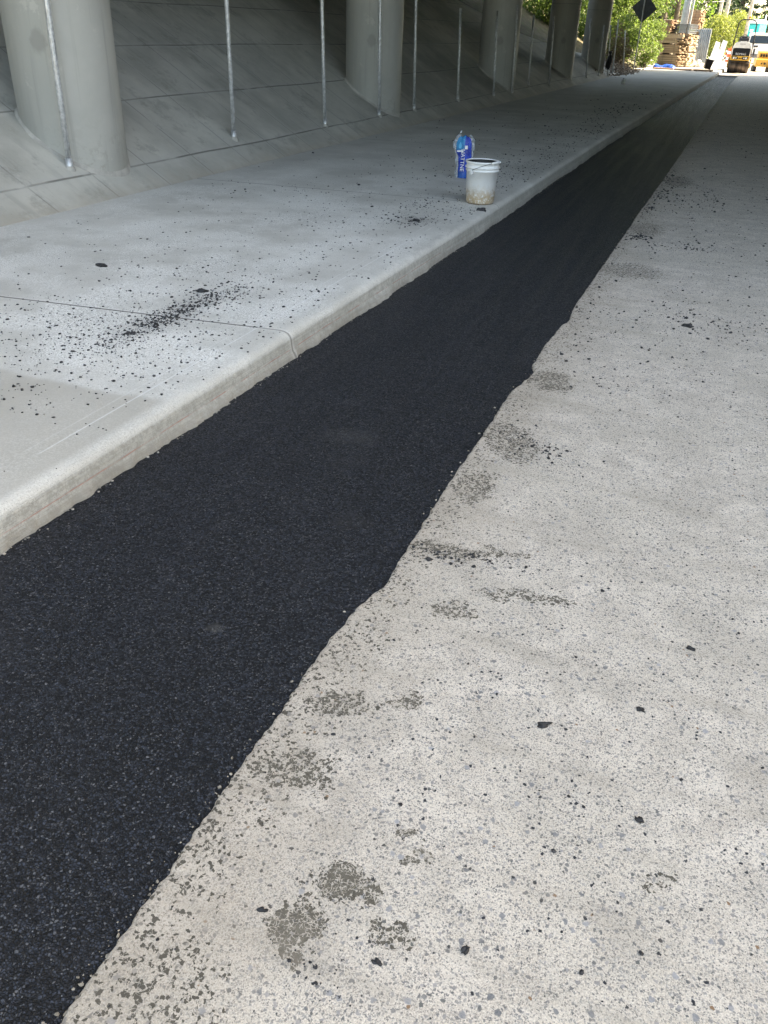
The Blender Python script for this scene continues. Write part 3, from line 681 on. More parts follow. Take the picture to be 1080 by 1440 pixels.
# ------------------------------------------------------------------ blue bag behind the bucket
def mat_bag():
    g = G('printed_blue_film'); x, y, z = g.xyz()
    c = g.mix(g.st(g.noise(16, 4), .4, .6), (.004, .035, .36), (.01, .075, .55))
    k = g.ma('MULTIPLY', g.st(z, .275, .285), g.st(g.ma('ADD', x, g.ma('MULTIPLY', g.noise(10, 2), .02)), .022, .008))
    c = g.mix(k, c, (.0, .24, .52))
    c = g.mix(g.st(z, .10, .03, 0, .6), c, (.005, .14, .42))
    c = g.mix(g.st(g.noise(60, 4, .7), .63, .69, 0, .8), c, (.55, .65, .9))
    g.bsdf(c, .22, 0, g.bump(g.noise(22, 4, .65), .9, .02), .6); return g.m
t = thing('plastic_bag', 'crumpled shiny blue printed plastic bag with white lettering, standing behind the white bucket', 'bag', (-2.715, 9.32, .139), .27)
def pouch(wf, hf, th, seed, nx=26, nz=44, name='film', mat=None, par=None):
    vs = []; r = np.random.default_rng(seed); D = r.uniform(-40, 40, (9, 2)); Pz = r.uniform(0, 6, 9)
    fs = []
    for side in (-1, 1):
        o = len(vs)
        for j in range(nz + 1):
            v = j / nz; x0, x1 = wf(v)
            for i in range(nx + 1):
                u = i / nx; x = x0 + (x1 - x0) * u; z = v * hf + .008 * math.sin(u * 9 + seed) * v
                e = min(u, 1 - u, .5) * 2; e2 = min(1 - v, 1) ; b = (math.sin(math.pi * u) ** .6) * min(1, e2 * 5) ** .5
                wr = sum(math.sin(D[k, 0] * x * 1.6 + D[k, 1] * z + Pz[k]) for k in range(9)) / 9
                y = side * th * b * (1 - .35 * v) + .014 * wr * (e ** .3) + .02 * v * v
                vs.append((x, y, z))
        for j in range(nz):
            for i in range(nx):
                a = o + j * (nx + 1) + i; fs.append((a, a + 1, a + nx + 2, a + nx + 1))
    m = MB(); m.add(vs, fs, True); return m.build(name, mat, par)
def w_in(v):
    a = np.interp(v, [0, .3, .5, .6, .8, .93, 1], [-.055, -.055, -.062, -.085, -.095, -.075, -.045])
    b = np.interp(v, [0, .3, .5, .8, .93, 1], [.06, .075, .085, .078, .07, .04]); return a, b
def w_out(v):
    a, b = w_in(min(1, v)); return a - .022 - .006 * math.sin(v * 20), b + .022 + .012 * math.sin(v * 9)
film = pouch(w_in, .42, .05, 3, name='printed_film', mat=mat_bag(), par=t)
g = G('clear_wrap'); b = g.n('ShaderNodeBsdfPrincipled'); b.inputs['Base Color'].default_value = (.8, .88, .95, 1); b.inputs['Roughness'].default_value = .25
tr = g.n('ShaderNodeBsdfTransparent'); mx = g.n('ShaderNodeMixShader'); g.put(mx.inputs[0], g.st(g.noise(40, 4, .7), .42, .68, .08, .5))
g.put(b.inputs['Normal'], g.bump(g.noise(30, 4), .8, .02))
g.t.links.new(tr.outputs[0], mx.inputs[1]); g.t.links.new(b.outputs[0], mx.inputs[2]); g.t.links.new(mx.outputs[0], g.out.inputs[0]); M_clear = g.m
def w_edge_l(v): a, b = w_in(v); return a - .028 - .008 * math.sin(v * 19), a + .012
def w_edge_r(v): a, b = w_in(v); return b - .012, b + .030 + .012 * math.sin(v * 9)
pouch(w_edge_l, .435, .008, 8, 6, 40, 'clear_flap', M_clear, t); pouch(w_edge_r, .43, .008, 9, 6, 40, 'clear_flap', M_clear, t)
m = MB(); m.tube([(-.055, 0, .415), (-.06, 0, .44), (-.045, .01, .47)], [.016, .007, .014], 8); m.build('tied_corner', M_clear, t)
Mw = simple('white_ink', (.82, .86, .9), .4)
text_mesh('NATTNE', .058, .001, 'lettering', Mw, t, (-.012, -.064, .185), (R(90), R(90), 0), .98)
m = MB()                                                         # droplet emblem and bar
def drop(cx, cz, s): return [(cx + s * math.sin(a) * (1 if True else 1) * (math.sin(a / 2) ** .9), cz - s * math.cos(a) * 1.1) for a in [2 * math.pi * k / 24 for k in range(24)]]
dp = [(-.045 + .022 * math.sin(a) * math.sin(a / 2), .335 + .032 * math.cos(a)) for a in [2 * math.pi * k / 28 for k in range(28)]]
m.prism(dp, -.0655, -.0625, 'Y'); m.build('droplet_emblem', simple('cyan_ink', (.05, .45, .75), .4), t)
m = MB(); m.prism([(-.075, .268), (-.01, .272), (-.012, .285), (-.077, .281)], -.066, -.0625, 'Y'); m.build('white_bar', Mw, t)
m = MB(); m.box((.022, -.063, .315), (.03, .002, .036), None, .0008); m.build('white_stamp', Mw, t)

# ------------------------------------------------------------------ small white jug on the walk
t = thing('plastic_jug', 'small white plastic jug standing far along the shaded sidewalk', 'jug', (-3.9, 31.7, .142))
Mj = simple('jug_white', (.85, .85, .82), .4)
m = MB(); m.lathe([(0, 0), (.06, .002), (.068, .02), (.068, .09), (.05, .13), (.022, .155), (.02, .17)], n=20); m.build('body', Mj, t)
m = MB(); m.lathe([(.024, .165), (.024, .19), (0, .191)], n=16); m.build('cap', simple('cap_grey', (.5, .5, .5), .5), t)
m = MB(); m.tube([(.02, 0, .155), (.055, 0, .16), (.075, 0, .13), (.062, 0, .085)], .008, 8); m.build('handle', Mj, t)
#PART2

# ================================================================== beyond the bridge
def leafmat(name, dark, light, tr=.35, rough=.5):
    g = G(name); gi = g.n('ShaderNodeNewGeometry').outputs['Random Per Island']
    f = g.ma('ADD', g.ma('MULTIPLY', gi, .6), g.ma('MULTIPLY', g.noise(1.4, 3), .5)); c = g.mix(g.st(f, .25, .85), dark, light)
    p = g.n('ShaderNodeBsdfPrincipled'); g.put(p.inputs['Base Color'], c); p.inputs['Roughness'].default_value = rough
    t = g.n('ShaderNodeBsdfTranslucent'); g.put(t.inputs[0], g.mix(.5, c, (light[0] * 1.2, light[1] * 1.2, light[2])))
    m = g.n('ShaderNodeMixShader'); m.inputs[0].default_value = tr
    g.t.links.new(p.outputs[0], m.inputs[1]); g.t.links.new(t.outputs[0], m.inputs[2]); g.t.links.new(m.outputs[0], g.out.inputs[0]); return g.m
LM_b = leafmat('bush_leaf', (.045, .095, .012), (.22, .31, .085), .5)
LM_y = leafmat('hedge_leaf', (.09, .13, .015), (.33, .37, .10), .5)
LM_t = leafmat('broadleaf', (.035, .08, .014), (.15, .26, .04), .5)
LM_c = leafmat('conifer_needle', (.012, .035, .016), (.045, .085, .03), .15)
LM_br = leafmat('dry_leaf', (.06, .045, .025), (.18, .14, .07))
def bark(name, col): return simple(name, col, .9, var=.3, sc=6, bump=.8, bsc=14)
BK = bark('bark_brown', (.17, .14, .11)); BKp = bark('weathered_pole_wood', (.46, .41, .35)); BKd = bark('conifer_bark', (.11, .085, .065))
def leaves(name, cen, rad, n, size, mat, seed, parent=None, up=.3, shell=.55, aspect=.5):
    r = np.random.default_rng(seed); cen = np.array(cen, float); rad = np.array(rad, float)
    if rad.ndim == 1: rad = np.repeat(rad[:, None], 3, 1)
    wgt = (rad.prod(1)) ** (2 / 3); k = r.choice(len(cen), n, p=wgt / wgt.sum())
    d = r.normal(size=(n, 3)); d /= np.linalg.norm(d, axis=1)[:, None]
    rr = shell + (1 - shell) * r.uniform(0, 1, n) ** .6; rr *= 1 + .12 * r.normal(size=n)
    P = cen[k] + d * rad[k] * rr[:, None]
    nrm = d * .6 + r.normal(size=(n, 3)) * .7; nrm[:, 2] += up; nrm /= np.linalg.norm(nrm, axis=1)[:, None]
    a = np.cross(nrm, r.normal(size=(n, 3))); a /= np.linalg.norm(a, axis=1)[:, None]; b = np.cross(nrm, a)
    s = size * r.uniform(.6, 1.4, n)[:, None]
    V = np.stack([P - a * s, P - b * s * aspect + nrm * s * .15, P + a * s, P + b * s * aspect + nrm * s * .15], 1).reshape(-1, 3)
    F = np.arange(4 * n).reshape(-1, 4)
    return raw(name, V, F, mat, False, parent)
def clusters(seed, n, c, R3, rmin, rmax, flat=.8):
    r = np.random.default_rng(seed); d = r.normal(size=(n, 3)); d /= np.linalg.norm(d, axis=1)[:, None]
    u = r.uniform(.35, 1, n) ** .5
    C_ = np.array(c) + d * np.array(R3) * u[:, None]; rr = r.uniform(rmin, rmax, n); return C_, np.stack([rr, rr, rr * flat], 1)
def bush(lab, x, y, z, w_, h, seed, mat, n=5000, size=.07, name='bush', cat='bush', group=None, depth=None, cn=26):
    t = thing(name, lab, cat, (x, y, z), 0, group)
    cc, rr = clusters(seed, cn, (0, 0, h * .5), (w_ * .5, (depth or w_) * .5, h * .46), .16 * w_, .30 * w_)
    cc[:, 2] = np.maximum(cc[:, 2], .12 * h)
    leaves('foliage', cc, rr, n, size, mat, seed, t)
    m = MB(); r = random.Random(seed)
    for k in range(9):
        e = cc[r.randrange(len(cc))]; m.tube([(r.uniform(-.15, .15), r.uniform(-.15, .15), -.3), (e[0] * .4, e[1] * .4, e[2] * .5), tuple(e)], [.03, .02, .008], 6)
    m.build('stems', BK, t); return t
# bushes on the bank by the last column
bush('tall bright green bush behind the diamond sign, reaching over the sidewalk end', -6.15, 47.6, .15, 2.7, 4.8, 101, LM_b, 9000, .075, group='bushes at the far end of the slope', cn=40)
bush('lower brownish green bush at the foot of the bank, left of the diamond sign', -5.9, 44.6, .35, 1.7, 2.2, 102, LM_b, 3200, .06, group='bushes at the far end of the slope')
bush('bright green bush seen right between the last column and the fence post', -7.1, 46.0, 1.0, 3.0, 4.2, 103, LM_b, 8000, .075, group='bushes at the far end of the slope', cn=36)
bush('bright green bush in the gap between the fourth and last columns', -8.9, 41.5, 1.7, 2.6, 3.4, 104, LM_b, 7500, .07, group='bushes at the far end of the slope', cn=34)
bush('dim green bush high on the bank between the third and fourth columns', -11.2, 38.5, 3.0, 4.2, 3.2, 105, LM_b, 7000, .075, group='bushes at the far end of the slope')
bush('tall green bush rising behind the bank, deep in the gap between the last two columns', -10.6, 50.5, 2.0, 5.0, 5.6, 106, LM_t, 9000, .10, group='bushes at the far end of the slope', cn=40)
bush('low dense green bush filling the corner between the sign post and the lumber', -5.35, 51.0, .12, 1.5, 2.3, 108, LM_b, 4500, .06, group='bushes at the far end of the slope')
t = bush('dry brown twiggy shrub beside the last fence posts', -5.75, 42.6, .4, 1.1, 1.6, 107, LM_br, 1500, .045, group='bushes at the far end of the slope')
# litter and rubble at the foot of the bank
r = np.random.default_rng(9); n = 1500; P = np.column_stack([-5.35 + r.normal(size=n) * .28, 41.5 + r.normal(size=n) * 2.0, np.zeros(n)]); P[:, 2] = np.maximum(.15, slopeZ(P[:, 0]) - .01)
tag(crumbs('dry_leaf_litter', P, .02 + .05 * r.uniform(0, 1, n) ** 3, simple('litter_brown', (.24, .19, .14), .95, var=.4, sc=9), 44), 'brown dry litter and rubble heaped at the foot of the bushes', 'debris', kind='stuff')

# trees
def tree(lab, x, y, z, h, seed, trunks=((0, 0, .2),), crown_r=3, crown_z=.4, mat=LM_t, n=9000, size=.14, name='broadleaf_tree', group='trees beyond the bridge', tbark=BK):
    t = thing(name, lab, 'tree', (x, y, z), 0, group); r = random.Random(seed)
    m = MB(); tips = []
    for tx, ty, tr in trunks:
        lean = r.uniform(-.04, .04)
        pts = [(tx + lean * h * q + .05 * math.sin(q * 7 + seed), ty + .04 * math.sin(q * 5), h * .8 * q - (.3 if q == 0 else 0)) for q in (0, .05, .15, .3, .5, .7, .85, 1)]
        m.tube(pts, [tr * 1.35, tr * 1.1, tr, tr * .92, tr * .75, tr * .5, tr * .3, tr * .12], 12)
        for k in range(11):
            q = r.uniform(.28, .9); b = Vector(pts[0]).lerp(Vector(pts[-1]), q); b.x = tx + lean * h * q; a = r.uniform(0, 6.28); L = crown_r * r.uniform(.5, 1) * (1.1 - q * .5)
            e = b + Vector((math.cos(a) * L, math.sin(a) * L, L * r.uniform(.25, .8))); mm = b.lerp(e, .5) + Vector((0, 0, -.08 * L))
            m.tube([b, mm, e], [tr * .3, tr * .2, tr * .06], 6); tips.append(e); tips.append(mm)
    m.build('trunk', tbark, t)
    cc, rr = clusters(seed, 30, (0, 0, h * (crown_z + 1) / 2), (crown_r, crown_r, h * (1 - crown_z) * .5), .14 * crown_r, .34 * crown_r)
    cc = np.concatenate([cc, [tuple(e) for e in tips]]); rr = np.concatenate([rr, np.full((len(tips), 3), .22 * crown_r)])
    leaves('crown', cc, rr, n, size, mat, seed, t); return t
def conifer(lab, x, y, z, h, seed, r0=2.6, n=7000, base=.12, size=.22):
    t = thing('conifer_tree', lab, 'tree', (x, y, z), 0, 'conifers far down the road'); r = random.Random(seed)
    m = MB(); m.tube([(0, 0, -.3), (0, 0, h * .3), (.1, 0, h * .7), (.05, 0, h)], [h * .016, h * .013, h * .007, .02], 10); m.build('trunk', BKd, t)
    cc = []; rr = []
    for k in range(70):
        q = base + (1 - base) * (k / 70); R0 = r0 * (1 - q) ** .8 + .15; a = k * 2.4 + r.uniform(-.5, .5); L = R0 * r.uniform(.45, 1)
        for f in (.45, .95): cc.append((math.cos(a) * L * f, math.sin(a) * L * f, h * q - .28 * L * f)); s = R0 * .30; rr.append((s, s, s * .42))
    leaves('crown', cc, rr, n, size, LM_c, seed, t, up=.5, shell=.2, aspect=.3); return t
tree('twin-trunked leafy tree behind the lumber, its two brown trunks rising beside the mast', -5.2, 60, .1, 11, 201, ((-.32, 0, .20), (.28, .3, .17)), 3.4, .30, n=11000, size=.11)
tree('leafy tree standing behind the bushes to the left of the twin-trunked tree', -9.2, 58, .8, 10, 202, ((0, 0, .2),), 3.4, .15, n=10000, size=.12)
tree('broad leafy tree far left beyond the bank', -15, 64, 1.5, 12, 203, ((0, 0, .25),), 4.5, .15, n=9000, size=.16)
tree('light green leafy tree at the right of the road behind the teal toilet', 4.5, 112, 0, 13, 204, ((0, 0, .25),), 4.2, .14, LM_b, 8000, .2)
tree('light green leafy tree overhanging the road far off to the right', 11, 96, 0, 12, 205, ((0, 0, .25),), 4.2, .12, LM_b, 7000, .2)
CF = [(-8.5, 104, 22, 3.2, 'dark conifer directly behind the stacked lumber'), (-5.4, 118, 24, 3.4, 'tall dark conifer left of the two pale wooden poles'), (-2.7, 128, 20, 2.6, 'dark conifer between the pale poles and the roller'),
      (-13, 112, 22, 3.4, 'dark conifer hidden mostly behind the left leafy trees'), (1.2, 150, 23, 2.8, 'sparse conifer standing in the hazy gap above the roller'), (3.6, 138, 21, 3.0, 'conifer behind the teal toilet roof'),
      (7.5, 130, 22, 3.4, 'conifer at the top right corner of the photo'), (13, 124, 20, 3.4, 'conifer off to the right of the road'), (-19, 100, 20, 3.6, 'conifer on the far left beyond the bank')]
for i, (x, y, h, r0, lab) in enumerate(CF): conifer(lab, x, y, 0, h, 300 + i, r0)
# far wood as one mass
r = np.random.default_rng(77); cc = []; rr = []
for k in range(150):
    x = -60 + 130 * k / 150 + r.uniform(-1, 1); h = 3 + 5 * r.uniform() * (0.5 if -2 < x < 6 else 1)
    for q in (.2, .5, .85): cc.append((x + r.normal() * .5, 170 + r.normal() * 4, h * q)); rr.append((1.6, 1.6, 1.4))
tag(leaves('distant_wood', cc, rr, 26000, .38, LM_t, 78), 'pale green line of far-off woodland closing the end of the road', 'woodland', kind='stuff')
# arching hedges
bush('mound of yellow-green foliage with an arching outline behind the steel panels', -3.0, 76, .1, 2.5, 3.0, 121, LM_y, 6500, .075, 'arching_shrub', 'shrub', 'arching yellow-green shrubs', 2.5, 40)
bush('taller yellow-green shrub directly behind the roller', -1.7, 84, .0, 2.3, 3.7, 122, LM_y, 5500, .08, 'arching_shrub', 'shrub', 'arching yellow-green shrubs', 2.5, 36)
bush('low yellow-green shrub behind the lumber and the mast', -5.6, 80, .1, 3.0, 3.2, 123, LM_y, 4500, .085, 'arching_shrub', 'shrub', 'arching yellow-green shrubs')

# poles and wires
def pole(lab, x, y, h, r_, seed):
    t = thing('utility_pole', lab, 'pole', (x, y, 0), 0, 'tall poles beyond the roller')
    m = MB(); m.tube([(0, 0, -.3), (0, 0, h * .5), (0, 0, h)], [r_, r_ * .9, r_ * .72], 14); m.build('shaft', BKp, t)
    m = MB(); m.box((0, -r_, h - .9), (2.2, .1, .12)); ca = m.build('crossarm', BKp, t)
    for q in (-.95, -.4, .4, .95):
        m = MB(); m.lathe([(.0, .0), (.04, .01), (.055, .05), (.03, .09), (.045, .12), (0, .16)], (q, -r_, h - .84), 10); m.build('insulator', simple('insulator', (.3, .3, .32), .3), ca)
    return t
pole('thin pale wooden pole, left one of the close pair above the steel panels', -3.75, 92, 11, .15, 1)
pole('thicker pale wooden pole, right one of the close pair above the steel panels', -2.85, 82, 11, .17, 2)
pole('white-looking pole rising directly behind the roller hoop', -.98, 76, 10, .14, 3)
pole('pale pole in the bright gap to the right of the roller hoop', 1.1, 98, 10.5, .15, 4)
for i, (za, zb, lab) in enumerate(((9.9, 10.2, 'upper overhead cable strung from the pair of pale poles toward the left'), (7.2, 7.9, 'lower overhead cable strung from the pair of pale poles toward the left'), (4.6, 4.2, 'lowest overhead cable crossing in front of the conifers behind the lumber'))):
    p0, p1 = Vector((-16, 70, za)), Vector((-2.85, 82, zb)); m = MB()
    m.tube([p0.lerp(p1, q / 12) + Vector((0, 0, -.5 * 4 * q / 12 * (1 - q / 12))) for q in range(13)], .025, 6)
    tag(m.build('overhead_cable', simple('cable', (.25, .25, .26), .5)), lab, 'cable', 'overhead cables')

# steel mast behind the lumber
M_galv2 = simple('weathered_zinc', (.50, .54, .58), .42, .6, .12, 4)
t = thing('steel_mast', 'wide pale galvanized steel mast rising behind the grey sheet stack', 'mast', (-4.02, 56.5, .1))
m = MB(); m.lathe([(.20, 0), (.195, 4), (.17, 8.5)], (-.10, 0, 0), 10, smooth=False); m.build('shaft', M_galv2, t)
m = MB(); m.lathe([(.06, 0), (.06, 8.2)], (.22, -.05, 0), 12); m.build('side_pipe', M_galv2, t)
m = MB(); m.box((0, 0, .03), (.7, .55, .06), None, .01); m.build('base_plate', M_galv2, t)

# diamond sign seen from behind
t = thing('road_sign', 'dark grey back of a diamond-shaped road sign in front of the green bush', 'sign', (-5.06, 44.2, .2))
m = MB(); s = .56; m.prism([(0, -s), (s, 0), (0, s), (-s, 0)], -.004, .004, 'Y'); m.build('panel', simple('aluminium_back', (.085, .09, .095), .45, .4), t, (.03, 0, 2.42), (0, R(2), 0))
m = MB(); m.box((0, -.03, 1.5), (.05, .045, 3.3), None, .006); m.build('post', M_galv, t)
for zz in (2.15, 2.7):
    m = MB(); m.lathe([(0, -.075), (.014, -.075), (.014, -.05)], (0, 0, zz), 8, 'Y'); m.box((0, -.058, zz), (.028, .012, .028), None, .003)
    m.build('bolt', M_galv, t)

# ---- lumber
def woodmat(name, a, b):
    g = G(name); gi = g.n('ShaderNodeNewGeometry').outputs['Random Per Island']
    c = g.mix(gi, a, b); c = g.mix(g.st(g.noise(1, 4, .6, g.mapv((0, 0, 0), (0, 0, 0), (.6, .03, .03))), .45, .7, 0, .4), c, tuple(q * .5 for q in a))
    g.bsdf(c, .85, 0, g.bump(g.noise(30, 3), .3, .01), .2); return g.m
W_b = woodmat('rough_lumber_brown', (.19, .135, .09), (.42, .32, .22)); W_r = woodmat('rough_lumber_red', (.27, .17, .115), (.42, .29, .20)); W_c = woodmat('rough_lumber_cream', (.44, .34, .23), (.62, .51, .37)); W_e = woodmat('weathered_timber', (.20, .15, .12), (.33, .24, .19))
def bundle(lab, x, y, z, L, Wd, H, rz, mat, seed, th=.045, bw=.22, messy=.03, name='lumber_bundle'):
    """boards along local x"""
    t = thing(name, lab, 'lumber bundle', (x, y, z), rz, 'bundles of boards stacked on the sidewalk end'); r = random.Random(seed)
    m = MB(); ny = max(1, round(Wd / bw)); nz = max(1, round((H - .07) / th)); zz = .07
    for k in range(nz):
        for j in range(ny):
            dx = r.uniform(-messy, messy) * 2.2; m.box((dx, -Wd / 2 + bw * (j + .5) + r.uniform(-1, 1) * .006, zz + th / 2), (L * r.uniform(.96, 1.0), bw - .012, th - .008), (0, r.uniform(-1, 1) * .004, r.uniform(-1, 1) * messy * .25))
        zz += th
    m.build('boards', mat, t)
    for dx in (-L * .32, L * .32):
        m = MB(); m.box((dx, 0, .033), (.09, Wd * .98, .066)); m.build('spacer', W_e, t)
    for dx in (-L * .2, L * .24):
        m = MB(); q = .004
        a, b2, c0, c1 = -Wd / 2 - q, Wd / 2 + q, .066, zz + q
        pts = [(dx, a, c0), (dx, a, c1), (dx, b2, c1), (dx, b2, c0)]
        m.tube(pts, .007, 5, closed=True); m.build('strap', simple('strap', (.05, .05, .05), .4), t)
    return t
A = R(-24)
bundle('lowest bundle of brown boards in the left lumber stack, just behind the blue tarp', -4.28, 54.0, .12, 1.25, .85, .60, A, W_b, 1)
bundle('middle bundle of boards in the left lumber stack, darker on its left side', -4.28, 54.0, .73, 1.27, .85, .46, A, W_b, 2)
bundle('untidy upper bundle of boards with jutting ends in the left lumber stack', -4.33, 54.0, 1.20, 1.42, .95, .52, A, W_b, 3, .06, .2, .10)
bundle('reddish bundle of boards on top of the left lumber stack, beside the bush', -4.70, 54.1, 1.73, .66, .8, .62, A, W_r, 4, .04)
bundle('lower cream bundle of boards in the narrow right lumber stack', -3.52, 54.6, .12, .55, .8, .70, A, W_c, 5)
bundle('upper cream bundle of boards in the narrow right lumber stack', -3.56, 54.6, .84, .60, .8, .82, A, W_c, 6)
bundle('high brown bundle of boards at the back of the lumber pile, above the steel panels', -3.75, 57.4, 1.90, 1.15, .9, 1.0, R(-14), W_r, 7, .05)
bundle('hidden brown bundle of boards carrying the high back bundle', -3.75, 57.4, .12, 1.3, .95, .88, R(-14), W_b, 8, .05)
bundle('second hidden bundle of boards under the high back bundle', -3.75, 57.4, 1.01, 1.25, .95, .88, R(-14), W_b, 9, .05)
t = thing('sheet_stack', 'stack of blue-grey metal sheets lying on top of the lumber, below the mast', 'sheet stack', (-3.82, 54.3, 1.74), A)
m = MB(); r = random.Random(4)
for k in range(9): m.box((r.uniform(-.04, .04), r.uniform(-.03, .03), .025 + k * .05), (.98, .85, .026), (0, r.uniform(-.01, .01), r.uniform(-.04, .04)))
m.build('sheets', simple('blue_grey_sheet', (.15, .19, .24), .45, .5, .3, 3), t)
for dx in (-.3, .3):
    m = MB(); m.box((dx, -.44, .23), (.03, .01, .46)); m.build('strap', simple('strap', (.05, .05, .05), .4), t)
bag_l = [(-4.15, 53.75, 2.22, .12), (-3.6, 53.8, 2.22, .10)]
# leaning corrugated panels
M_cor = simple('corrugated_zinc', (.46, .50, .53), .38, .75, .15, 3)
for i, (x, y, w_, lab) in enumerate(((-3.22, 56.6, .60, 'tall grey corrugated steel panel leaning on the lumber, left one of the pair'), (-2.84, 56.35, .62, 'tall grey corrugated steel panel leaning on the lumber, right one of the pair'))):
    t = thing('corrugated_panel', lab, 'steel panel', (x, y, .12), R(-8 + 10 * i), 'leaning corrugated steel panels')
    for k in range(3):
        nn = 60; vs = []; H = 1.90 - .03 * k + .04 * i
        for zz in (0, H):
            for q in range(nn + 1):
                xx = -w_ / 2 + w_ * q / nn; wv = .022 * math.sin(q * 2 * math.pi / 10)
                vs.append((xx, wv - zz * .0 + k * .035, zz)); vs.append((xx, wv + .004 + k * .035, zz))
        o = 2 * (nn + 1); fs = []
        for q in range(nn):
            fs += [(2 * q, 2 * q + 2, o + 2 * q + 2, o + 2 * q), (2 * q + 1, 2 * q + 3, o + 2 * q + 3, o + 2 * q + 1), (o + 2 * q, o + 2 * q + 2, o + 2 * q + 3, o + 2 * q + 1), (2 * q, 2 * q + 2, 2 * q + 3, 2 * q + 1)]
        m = MB(); m.add(vs, fs); m.build('sheet', M_cor, t, rot=(R(-9 - k), 0, 0))
# blue tarp, timber mats, black bin, sack heap
g = G('blue_tarp_cloth'); g.bsdf(g.mix(g.st(g.noise(5, 4), .4, .6), (.004, .05, .40), (.01, .11, .60)), .4, 0, g.bump(g.noise(9, 4), .8, .04)); M_tarp = g.m
xs = np.linspace(-.58, .58, 30); yy = np.linspace(-.55, .55, 24)
V, F = grid(xs, yy, lambda X, Y: .17 + .035 * np.sin(X * 9 + Y * 3) + .03 * np.sin(Y * 11 - X * 4) - .15 * np.clip((np.abs(X) - .46) / .12, 0, 1) - .15 * np.clip((np.abs(Y) - .42) / .13, 0, 1) + .015 * np.sin(X * 31) * np.cos(Y * 27))
o = raw('blue_tarp', V, F, M_tarp, True); o.location = (-4.16, 49.6, .125); tag(o, 'small crumpled bright blue tarp lying on the ground in front of the lumber', 'tarp')
for i, (x0, x1, y, rz, lab) in enumerate(((-4.62, -3.65, 48.9, .03, 'flat reddish timber mat on the ground below the blue tarp'), (-3.6, -2.75, 49.0, -.04, 'flat reddish timber mat in the middle, between the tarp and the black bin'), (-2.7, -1.75, 49.1, .05, 'flat reddish timber mat under the black bin by the kerb'))):
    t = thing('timber_mat', lab, 'timber mat', ((x0 + x1) / 2, y, .137), rz, 'timber mats across the end of the sidewalk')
    m = MB()
    for k in range(5): m.box((0, -.4 + k * .2 + .1, .05), (x1 - x0, .185, .045), (0, .01 * (k % 3 - 1), .01 * (k % 2)))
    m.build('planks', W_r if i != 1 else W_e, t)
    m = MB()
    for q in (-.35, .35): m.box((q, .1, .014), (.1, .95, .028))
    m.build('bearers', W_e, t)
t = thing('black_bin', 'small black open bin tilted on the timber mat beside the kerb', 'bin', (-2.08, 49.35, .235), .2)
m = MB(); m.add([(-.14, -.12, 0), (.14, -.12, 0), (.14, .12, 0), (-.14, .12, 0), (-.19, -.16, .42), (.19, -.16, .42), (.19, .16, .42), (-.19, .16, .42), (-.17, -.14, .42), (.17, -.14, .42), (.17, .14, .42), (-.17, .14, .42), (-.12, -.1, .03), (.12, -.1, .03), (.12, .1, .03), (-.12, .1, .03)],
        [(0, 3, 2, 1), (0, 1, 5, 4), (1, 2, 6, 5), (2, 3, 7, 6), (3, 0, 4, 7), (4, 5, 9, 8), (5, 6, 10, 9), (6, 7, 11, 10), (7, 4, 8, 11), (8, 9, 13, 12), (9, 10, 14, 13), (10, 11, 15, 14), (11, 8, 12, 15), (12, 13, 14, 15)])
m.build('shell', simple('bin_black', (.022, .02, .02), .5, bump=.2), t, rot=(0, R(8), 0))
m = MB()
for s_ in (((-.19, -.16), (.19, -.16)), ((.19, -.16), (.19, .16)), ((.19, .16), (-.19, .16)), ((-.19, .16), (-.19, -.16))): m.tube([(*s_[0], .42), (*s_[1], .42)], .012, 8)
m.build('rim', simple('bin_black', (.022, .02, .02)), t, rot=(0, R(8), 0))
t = thing('rubbish_heap', 'low heap of pale sacks and scraps at the foot of the steel panels', 'rubbish', (-2.75, 55.6, .12))
for k, (a, b, c, s) in enumerate(((-.35, 0, .12, .2), (-.05, -.1, .10, .18), (.22, .05, .12, .2), (-.15, .1, .28, .17), (.05, -.25, .07, .14))):
    blob((a, b, c), (s, s * .8, s * .6), 80 + k, 3, .3, t, 'sack', simple('sack_pale', (.62, .60, .56), .8, var=.25, sc=9))
# white boards, barrel, cones
for i, (x, y, h, rz, lab) in enumerate(((-2.75, 71, 1.25, .1, 'left of two white boards leaning in front of the yellow-green shrub'), (-2.34, 70, 1.35, -.15, 'right and taller of two white boards in front of the yellow-green shrub'))):
    t = thing('white_board', lab, 'board', (x, y, .11), rz, 'white boards by the shrub')
    m = MB(); m.prism([(-.24, 0), (.24, 0), (.20, h), (-.12, h + .06)], -.015, .015, 'Y'); m.build('board', simple('white_paint', (.80, .80, .78), .5), t, (0, 0, .02), (R(-12), R(6), 0))
    m = MB(); m.tube([(0, .02, h * .8), (0, .55, 0)], .015, 6); m.build('prop', W_e, t)
def barrel(x, y, h, lab):
    t = thing('traffic_barrel', lab, 'barrel', (x, y, .0), 0, 'orange and white barrels left of the roller')
    m = MB(); m.lathe([(0, 0), (.38, 0), (.38, .07), (.30, .1), (0, .1)], n=20); m.build('rubber_base', simple('rubber', (.02, .02, .02), .8), t)
    P_ = [.29, .275, .26, .245, .23, .215]; Or = simple('barrel_orange', (.75, .12, .02), .45); Wh = simple('barrel_white', (.8, .8, .8), .4)
    for k in range(5):
        z0, z1 = .1 + k * (h - .1) / 5, .1 + (k + 1) * (h - .1) / 5
        m = MB(); m.lathe([(P_[k], z0), (P_[k] - .003, z1 - .012), (P_[k + 1], z1)] + ([(0, z1 + .01)] if k == 4 else []), n=22); m.build('orange_band' if k % 2 == 0 else 'white_band', Or if k % 2 == 0 else Wh, t)
    m = MB(); m.tube([(-.09, 0, h), (-.08, 0, h + .09), (.08, 0, h + .09), (.09, 0, h)], .018, 8); m.build('handle', Or, t)
